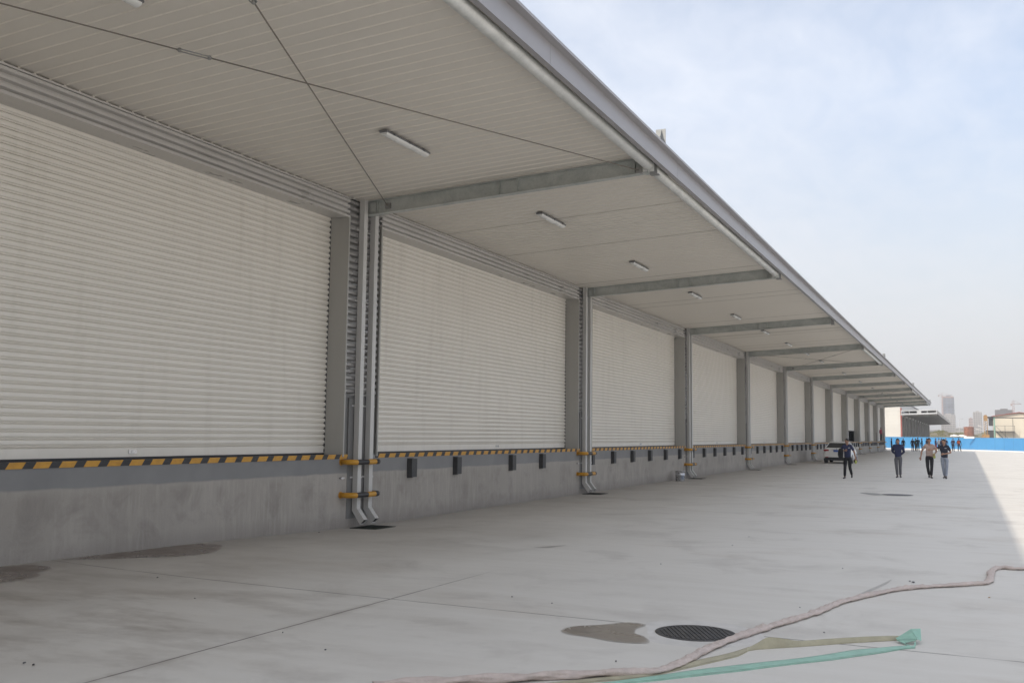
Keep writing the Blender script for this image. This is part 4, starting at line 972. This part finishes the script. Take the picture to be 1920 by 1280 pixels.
S = [ring(.02, .80, .32, .90, .72), ring(.06, .86, .26, .99, .80, y2=.03), ring(.25, .895, .22, 1.05, .85), ring(.55, .905, .20, 1.04, .87), ring(1.0, .91, .20, .98), ring(2.4, .91, .20, .96), ring(3.3, .905, .20, .97), ring(4.0, .89, .22, .88, .84), ring(4.4, .84, .25, .78, .76), ring(4.6, .70, .34, .66, .6)]
loft(S).build('body', MAT['carwhite'], car)
def groof(y, w, z): return [(-w, y, z-.06), (-w*.92, y, z-.015), (-w*.7, y, z), (w*.7, y, z), (w*.92, y, z-.015), (w, y, z-.06), (w, y, z-.14), (-w, y, z-.14)]
loft([groof(.95, .58, 1.40), groof(1.2, .62, 1.445), groof(1.8, .63, 1.475), groof(2.4, .61, 1.455), groof(2.75, .57, 1.40)]).build('roof', MAT['carwhite'], car)
m = MB()                                         # pillars
for s in (-1, 1):
    for (ya, za, xa), (yb, zb, xb) in (((.42, 1.03, .80), (1.0, 1.36, .575)), ((3.25, .96, .80), (2.7, 1.36, .565)), ((1.75, .97, .86), (1.72, 1.40, .63))):
        m.tube([(s*xa, ya, za), (s*xb, yb, zb)], .035, 8)
m.build('pillar', MAT['carwhite'], car)
m = MB(); m.quad([(-.74, .46, 1.045), (.74, .46, 1.045), (.565, .97, 1.375), (-.565, .97, 1.375)]); m.build('rear_window', MAT['glass'], car)
m = MB(); m.quad([(-.76, 3.25, .97), (.76, 3.25, .97), (.55, 2.74, 1.37), (-.55, 2.74, 1.37)][::-1]); m.build('windscreen', MAT['glass'], car)
for s in (-1, 1):
    m = MB(); m.quad([(s*.835, .75, .99), (s*.865, 3.05, .965), (s*.615, 2.62, 1.36), (s*.62, 1.05, 1.375)][::s]); m.build('side_window', MAT['glass'], car)
    m = MB(); m.box(min(s*.50, s*.80), max(s*.50, s*.80), -.005, .12, .80, .93); m.box(min(s*.78, s*.865), max(s*.78, s*.865), .03, .34, .82, .94); bevel(m.build('tail_light', MAT['redlamp'], car), .03, 3)
    m = MB(); m.box(min(s*.55, s*.75), max(s*.55, s*.75), -.012, .05, .40, .44); m.build('reflector', MAT['redlamp'], car)
    m = MB(); m.tube([(s*.87, 2.95, .98), (s*.98, 2.93, 1.02)], [.03, .06], 8); m.ball((s*1.0, 2.95, 1.03), .09, .05, .07); m.build('wing_mirror', MAT['carwhite'], car)
    m = MB(); m.tube([(s*.45, -.01, .26), (s*.45, .2, .26)], .035, 10); m.build('exhaust', MAT['chrome'], car)
    for yy in (.85, 3.65):
        w_ = MB(); x0 = s*.74; w_.tube([(s*.70, yy, .32), (s*.72, yy, .32), (s*.90, yy, .32), (s*.915, yy, .32)], [.28, .315, .315, .28], 24); wo = w_.build('wheel', MAT['tyre'], car)
        r_ = MB(); r_.tube([(s*.90, yy, .32), (s*.925, yy, .32)], [.21, .20], 20)
        for q in range(5): a = 2*pi*q/5; r_.tube([(s*.93, yy+.03*cos(a), .32+.03*sin(a)), (s*.928, yy+.19*cos(a), .32+.19*sin(a))], .02, 6)
        r_.build('rim', MAT['chrome'], wo)
m = MB(); m.box(-.86, .86, -.02, .25, .20, .36); m.box(-.80, .80, -.012, .1, .36, .41); bevel(m.build('bumper', MAT['tyre'], car), .03, 2)
m = MB(); m.box(-.22, .22, -.028, .01, .775, .905); bevel(m.build('number_plate', MAT['plate'], car), .006, 1)
m = MB(); m.cyl((0, .012, .985), .035, -.02, 14, 0, 1); m.build('badge', MAT['chrome'], car)
m = MB(); m.box(-.35, .35, -.008, .02, .915, .935); m.build('boot_trim', MAT['chrome'], car)

# ------------------------------------------------------------------ beyond the hoarding
# weedy bank
bk = MB(); r = random.Random(11); nx_, ny_ = 70, 10; X0, X1, Ya, Yb = -6.0, 90.0, 318.0, 400.0
def bankz(x, y): return 3.3+.35*sin(x*.35+1)+.25*sin(x*.83+y*.2)+.15*sin(x*1.9+y*.7)
for j in range(ny_+1):
    for i in range(nx_+1):
        x = X0+(X1-X0)*i/nx_; y = Ya+(Yb-Ya)*j/ny_; k = min(1, j/3); z = -.4+(bankz(x, y)+.4)*k*(1 if j < ny_ else 0); bk.v.append((x+.3*r.random(), y, z+.1*r.random()))
for j in range(ny_):
    for i in range(nx_): a = j*(nx_+1)+i; bk.f.append((a, a+1, a+nx_+2, a+nx_+1)); bk.m.append(0); bk.sm.append(True)
structure(bk.build('earth_bank', MAT['terrain']), 'low earth bank overgrown with weeds behind the blue hoarding', 'bank')
wd = MB()
for i in range(14000):
    x = X0+(X1-X0)*r.random(); y = Ya+10+30*r.random()**1.5; k = min(1, (y-Ya)/24.6); z = -.4+(bankz(x, y)+.4)*k; h = (.25+.55*r.random()**2)*(.4+.9*(sin(x*.9)*.5+.5)); a = r.random()*6.28; w = .05+.08*r.random()
    ex, ey = (r.random()-.5)*.3, (r.random()-.5)*.3
    wd.quad([(x-w*cos(a), y-w*sin(a), z-.05), (x+w*cos(a), y+w*sin(a), z-.05), (x+ex, y+ey, z+h)])
o = wd.build('weeds', MAT['weed']); o['kind'] = 'stuff'; o['label'] = 'dry yellow-green weeds on the earth bank'; o['category'] = 'weeds'
# white tarpaulin heap on the bank
p = at(1797, 817, 1, 334); m = MB()
for i in range(7):
    x = p.x-1.8+i*.6; m.ball((x, 334+.2*sin(i*2), p.z-.1), .65, .8, .42+.15*sin(i*1.7), 10, 7)
tag(m.build('tarpaulin', MAT['white']), 'low white tarpaulin heap on the bank left of the rusty tank', 'tarpaulin')
# rusty tank on the bank
p = at(1817, 820.5, 1, 338); R_ = 1.46; t = thing('storage_tank', 'squat rust-red cylindrical tank standing above the blue hoarding', 'tank', (p.x, 338, p.z))
m = MB(); pr = [(R_, 0)]
for i in range(6): pr += [(R_, .08+.52*i), (R_+.04, .12+.52*i), (R_+.04, .17+.52*i), (R_, .21+.52*i)]
pr += [(R_, 3.3), (R_+.06, 3.3), (R_+.06, 3.4), (R_-.05, 3.42), (.01, 3.55)]; m.lathe((0, 0, 0), pr, 32, 0, False); m.build('shell', MAT['rust'], t)
m = MB(); m.tube([(-.2, -R_-.05, 0), (-.2, -R_-.05, 3.5)], .02, 6); m.tube([(.2, -R_-.05, 0), (.2, -R_-.05, 3.5)], .02, 6)
for i in range(12): m.tube([(-.2, -R_-.05, .2+.27*i), (.2, -R_-.05, .2+.27*i)], .015, 6)
m.build('ladder', MAT['rust'], t)
# site cabin with outside stair
cx0 = at(1864.5, 800, 1, 200).x; cw = 8.3; t = thing('site_cabin', 'cream two-storey site cabin with red gable roof and outside stair, right edge', 'cabin', (cx0, 200, 0))
ze, zp = at(1866, 780, 1, 200).z, at(1897, 774, 1, 200).z
m = MB(); m.box(.0, cw, 0, 14, 0, ze); m.quad([(0, 0, ze), (cw, 0, ze), (cw/2, 0, zp)]); m.quad([(0, 14, ze), (cw/2, 14, zp), (cw, 14, ze)]); m.build('wall', MAT['cream'], t)
m = MB()
for s, (xa, xb) in ((-1, (-.45, cw/2)), (1, (cw/2, cw+.45))):
    za, zb = (ze-.08, zp+.08) if s < 0 else (zp+.08, ze-.08); slab2(m, xa, xb, za, zb, za+.10, zb+.10, -.5, 14.4)
m.build('roof', MAT['redroof'], t)
m = MB(); m.box(-.10, .12, -.06, .0, 0, ze-.1); m.build('corner_post', MAT['greentrim'], t)
m = MB(); m.box(.12, cw, -.05, -.002, ze-.34, ze-.22)
for x in (3.05, 5.95): m.box(x-.03, x+.03, -.045, -.003, 0, ze-.35)
m.build('panel_joint', MAT['steel'], t)
m = MB(); zl = at(1875, 808, 1, 199).z; m.box(.1, 3.3, -1.2, -.06, zl-.12, zl); m.box(.1, 3.3, -1.2, -1.16, zl+.95, zl+1.0)
for x in (.12, 1.7, 3.26): m.box(x-.03, x+.03, -1.21, -1.15, 0, zl+.95)
m.build('landing', MAT['steel'], t)
m = MB(); slab2(m, .2, 2.6, zl-.1, .3, zl+.1, .5, -2.0, -1.25); slab2(m, .2, 2.6, zl+.85, 1.3, zl+.92, 1.37, -2.0, -1.95); m.build('stair', MAT['steel'], t)
m = MB(); m.box(-1.35, -.12, .6, 3, 0, zl+.05); m.box(-1.5, -.05, .5, 3.1, zl+.05, zl+.15); m.box(-1.45, -1.38, .5, .57, zl+.1, ze-.4); m.box(-.9, -.2, .8, 2.6, zl+1.0, ze-.35); m.box(-1.7, -.12, .4, 3, ze-.35, ze-.15); m.build('stair_porch', MAT['steel'], t)
# orange drilling machine
p = at(1849, 820, 1, 190); zt = at(1849, 779, 1, 190).z; t = thing('drilling_rig', 'tall weathered orange drilling machine beside the cream cabin', 'machine', (p.x, 190, 0))
m = MB(); m.box(-.42, .42, -.4, .4, .8, 1.6); m.box(-.60, .55, -.5, .5, 1.6, 2.5); m.box(-.75, -.2, -.45, .45, 1.2, 2.1); bevel(m.build('base', MAT['rig'], t), .05, 1)
m = MB()
for sx in (-.26, .26):
    for sy in (-.26, .26): m.box(sx-.05, sx+.05, sy-.05, sy+.05, 2.5, zt)
for i in range(8):
    z = 2.5+(zt-2.5)*i/8; dz = (zt-2.5)/8
    for sy in (-.27, .27): m.tube([(-.26, sy, z), (.26, sy, z+dz)], .035, 6)
    for sx in (-.27, .27): m.tube([(sx, -.26, z), (sx, .26, z+dz)], .035, 6)
m.build('mast', MAT['rig'], t)
m = MB(); m.box(-.32, .32, -.32, .32, zt-.9, zt-.1); m.cyl((0, 0, zt-.1), .2, .25, 12); bevel(m.build('drive_head', MAT['rig'], t), .04, 1)
m = MB(); m.tube([(.3, 0, zt-.25), (1.2, 0, zt-.2)], .09, 8); m.tube([(1.1, 0, zt-.2), (1.1, 0, zt-.8)], .04, 6); m.build('boom', MAT['steel'], t)
m = MB(); m.tube([(-.25, 0, zt-2.15), (-1.25, -.1, zt-1.7)], .04, 8); m.tube([(-.25, 0, zt-2.6), (-1.6, -.1, zt-2.35)], .04, 8); m.build('arm', MAT['white'], t)
m = MB(); m.box(-1.0, .9, -.75, -.3, .0, .75); m.box(-1.0, .9, .3, .75, .0, .75); bevel(m.build('track', MAT['tyre'], t), .2, 3)

# city behind, fading in the haze
MAT['tglass'] = simple('tower_glass', (.16, .19, .26), .25, 0, .15, .03); MAT['tconc'] = simple('tower_concrete', (.40, .38, .37), .8, 0, .1, .02); MAT['tred'] = simple('tower_red', (.36, .26, .25), .7); MAT['twin'] = simple('tower_window', (.10, .11, .13), .3); MAT['tpink'] = simple('tower_pink', (.42, .30, .28), .8)
MAT['tdark'] = simple('tower_dark', (.10, .085, .09), .8)
def facade(col, w, d, H, rows, cols):
    m, t, b = base_mat('facade', .6); o = xyz(t)
    n = tex(t, scale=.05, detail=3); c = mix(t, rng(t, n, .3, .7), tuple(x*.9 for x in col), tuple(x*1.1 for x in col))
    fz = mth(t, 'FRACT', mth(t, 'MULTIPLY', o[2], rows/H)); fx = mth(t, 'FRACT', mth(t, 'MULTIPLY', mth(t, 'ADD', o[0], mth(t, 'MULTIPLY', o[1], w/d)), cols/w))
    k = mth(t, 'MULTIPLY', mth(t, 'MULTIPLY', mth(t, 'GREATER_THAN', fz, .36), mth(t, 'GREATER_THAN', fx, .3)), mth(t, 'LESS_THAN', o[2], H*.985))
    t.links.new(mix(t, mth(t, 'MULTIPLY', k, .8), c, (.10, .11, .13)), b.inputs['Base Color']); return m
def tower(label, u0, u1, vtop, Y, depth, wallm, rows, cols, name='tower_block', frame=None, group='towers on the skyline'):
    a, b = at(u0, vtop, 1, Y), at(u1, vtop, 1, Y); w = b.x-a.x; H = a.z; t = thing(name, label, 'building', (a.x, Y, 0), 0, group)
    m = MB(); m.box(0, w, 0, depth, 0, H); m.box(w*.3, w*.7, depth*.3, depth*.7, H, H+H*.04); m.build('wall', facade(wallm, w, depth, H, rows, cols), t)
    if frame:
        m = MB(); m.box(-.5, w*.05, -.5, depth*.5, 0, H+.8); m.box(w*.05+.01, w*.97, -.45, depth*.5, H-.8, H+.6); m.build('frame', frame, t)
    return t
tower('slender glass tower with a red edge, tallest on the hazy skyline', 1767, 1788.5, 744, 900, 12, (.16, .19, .26), 14, 3, frame=MAT['tred'])
tower('broad pale apartment block in front of the glass tower', 1764, 1791, 777, 780, 10, (.40, .38, .37), 12, 9)
tower('ribbed grey apartment tower right of centre, above the rusty tank', 1824, 1841, 772, 800, 9, (.40, .38, .37), 16, 4)
tower('low pinkish block left of the ribbed grey tower', 1816, 1824, 784, 860, 8, (.42, .30, .28), 8, 3)
tower('small grey low-rise left of the broad apartment block', 1743, 1762, 806, 760, 8, (.40, .38, .37), 3, 8)
tower('small grey low-rise between the apartment block and the rusty tank', 1791, 1808, 802, 760, 8, (.40, .38, .37), 3, 6)
tower('dark unfinished block rising behind the red cabin roof', 1866, 1900, 768, 620, 12, (.10, .085, .09), 5, 8)
def crane(label, u, vtop, Y, jib):
    a = at(u, vtop, 1, Y); t = thing('tower_crane', label, 'crane', (a.x, Y, 0), 0, 'tower cranes on the skyline'); H = a.z
    m = MB(); w = .45
    for sx in (-w, w):
        for sy in (-w, w): m.tube([(sx, sy, 0), (sx, sy, H-1.0)], .12, 5)
    n = 18
    for i in range(n): z = H/n*i; m.tube([(-w, -w, z), (w, -w, z+H/n)], .07, 4); m.tube([(w, w, z), (w, -w, z+H/n)], .07, 4)
    m.build('mast', MAT['tred'], t)
    m = MB(); zj = H-2.2; m.tube([(-jib*.35, 0, zj), (jib, 0, zj)], .16, 5); m.tube([(-jib*.35, 0, zj), (0, 0, H), (jib, 0, zj+.1)], .07, 4); m.box(-jib*.35, -jib*.35+1, -.4, .4, zj-1, zj-.2); m.build('jib', MAT['tred'], t)
crane('tower crane standing left of the glass tower', 1765.5, 736, 890, 8); crane('tower crane above the dark block behind the cabin', 1899.5, 750, 615, 4)
for u, v, Y in ((1799, 785, 400), (1873, 812, 196)):
    pass
m = MB(); p = at(1799, 786, 1, 420); m.tube([(p.x, 420, 0), (p.x, 420, p.z)], [.18, .10], 8); m.tube([(p.x, 420, p.z), (p.x+.9, 420, p.z+.2)], .08, 6); m.box(p.x+.7, p.x+1.4, 419.8, 420.2, p.z+.12, p.z+.26)
tag(m.build('lamp_post', MAT['roof']), 'thin grey lamp post far off between the apartment block and rusty tank', 'lamp post')

# ------------------------------------------------------------------ air
hzm = bpy.data.materials.new('haze'); hzm.use_nodes = True; t = hzm.node_tree; t.nodes.clear()
o_ = N(t, 'ShaderNodeOutputMaterial'); pv = N(t, 'ShaderNodeVolumePrincipled'); pv.inputs['Color'].default_value = (.93, .94, .96, 1); pv.inputs['Density'].default_value = .00075
t.links.new(pv.outputs[0], o_.inputs['Volume'])
m = MB(); m.box(-1500, 1500, -300, 1300, -1.4, 75); hzo = m.build('haze', hzm); hzo['kind'] = 'stuff'; hzo['label'] = 'pale dusty haze over the yard and skyline'; hzo['category'] = 'haze'
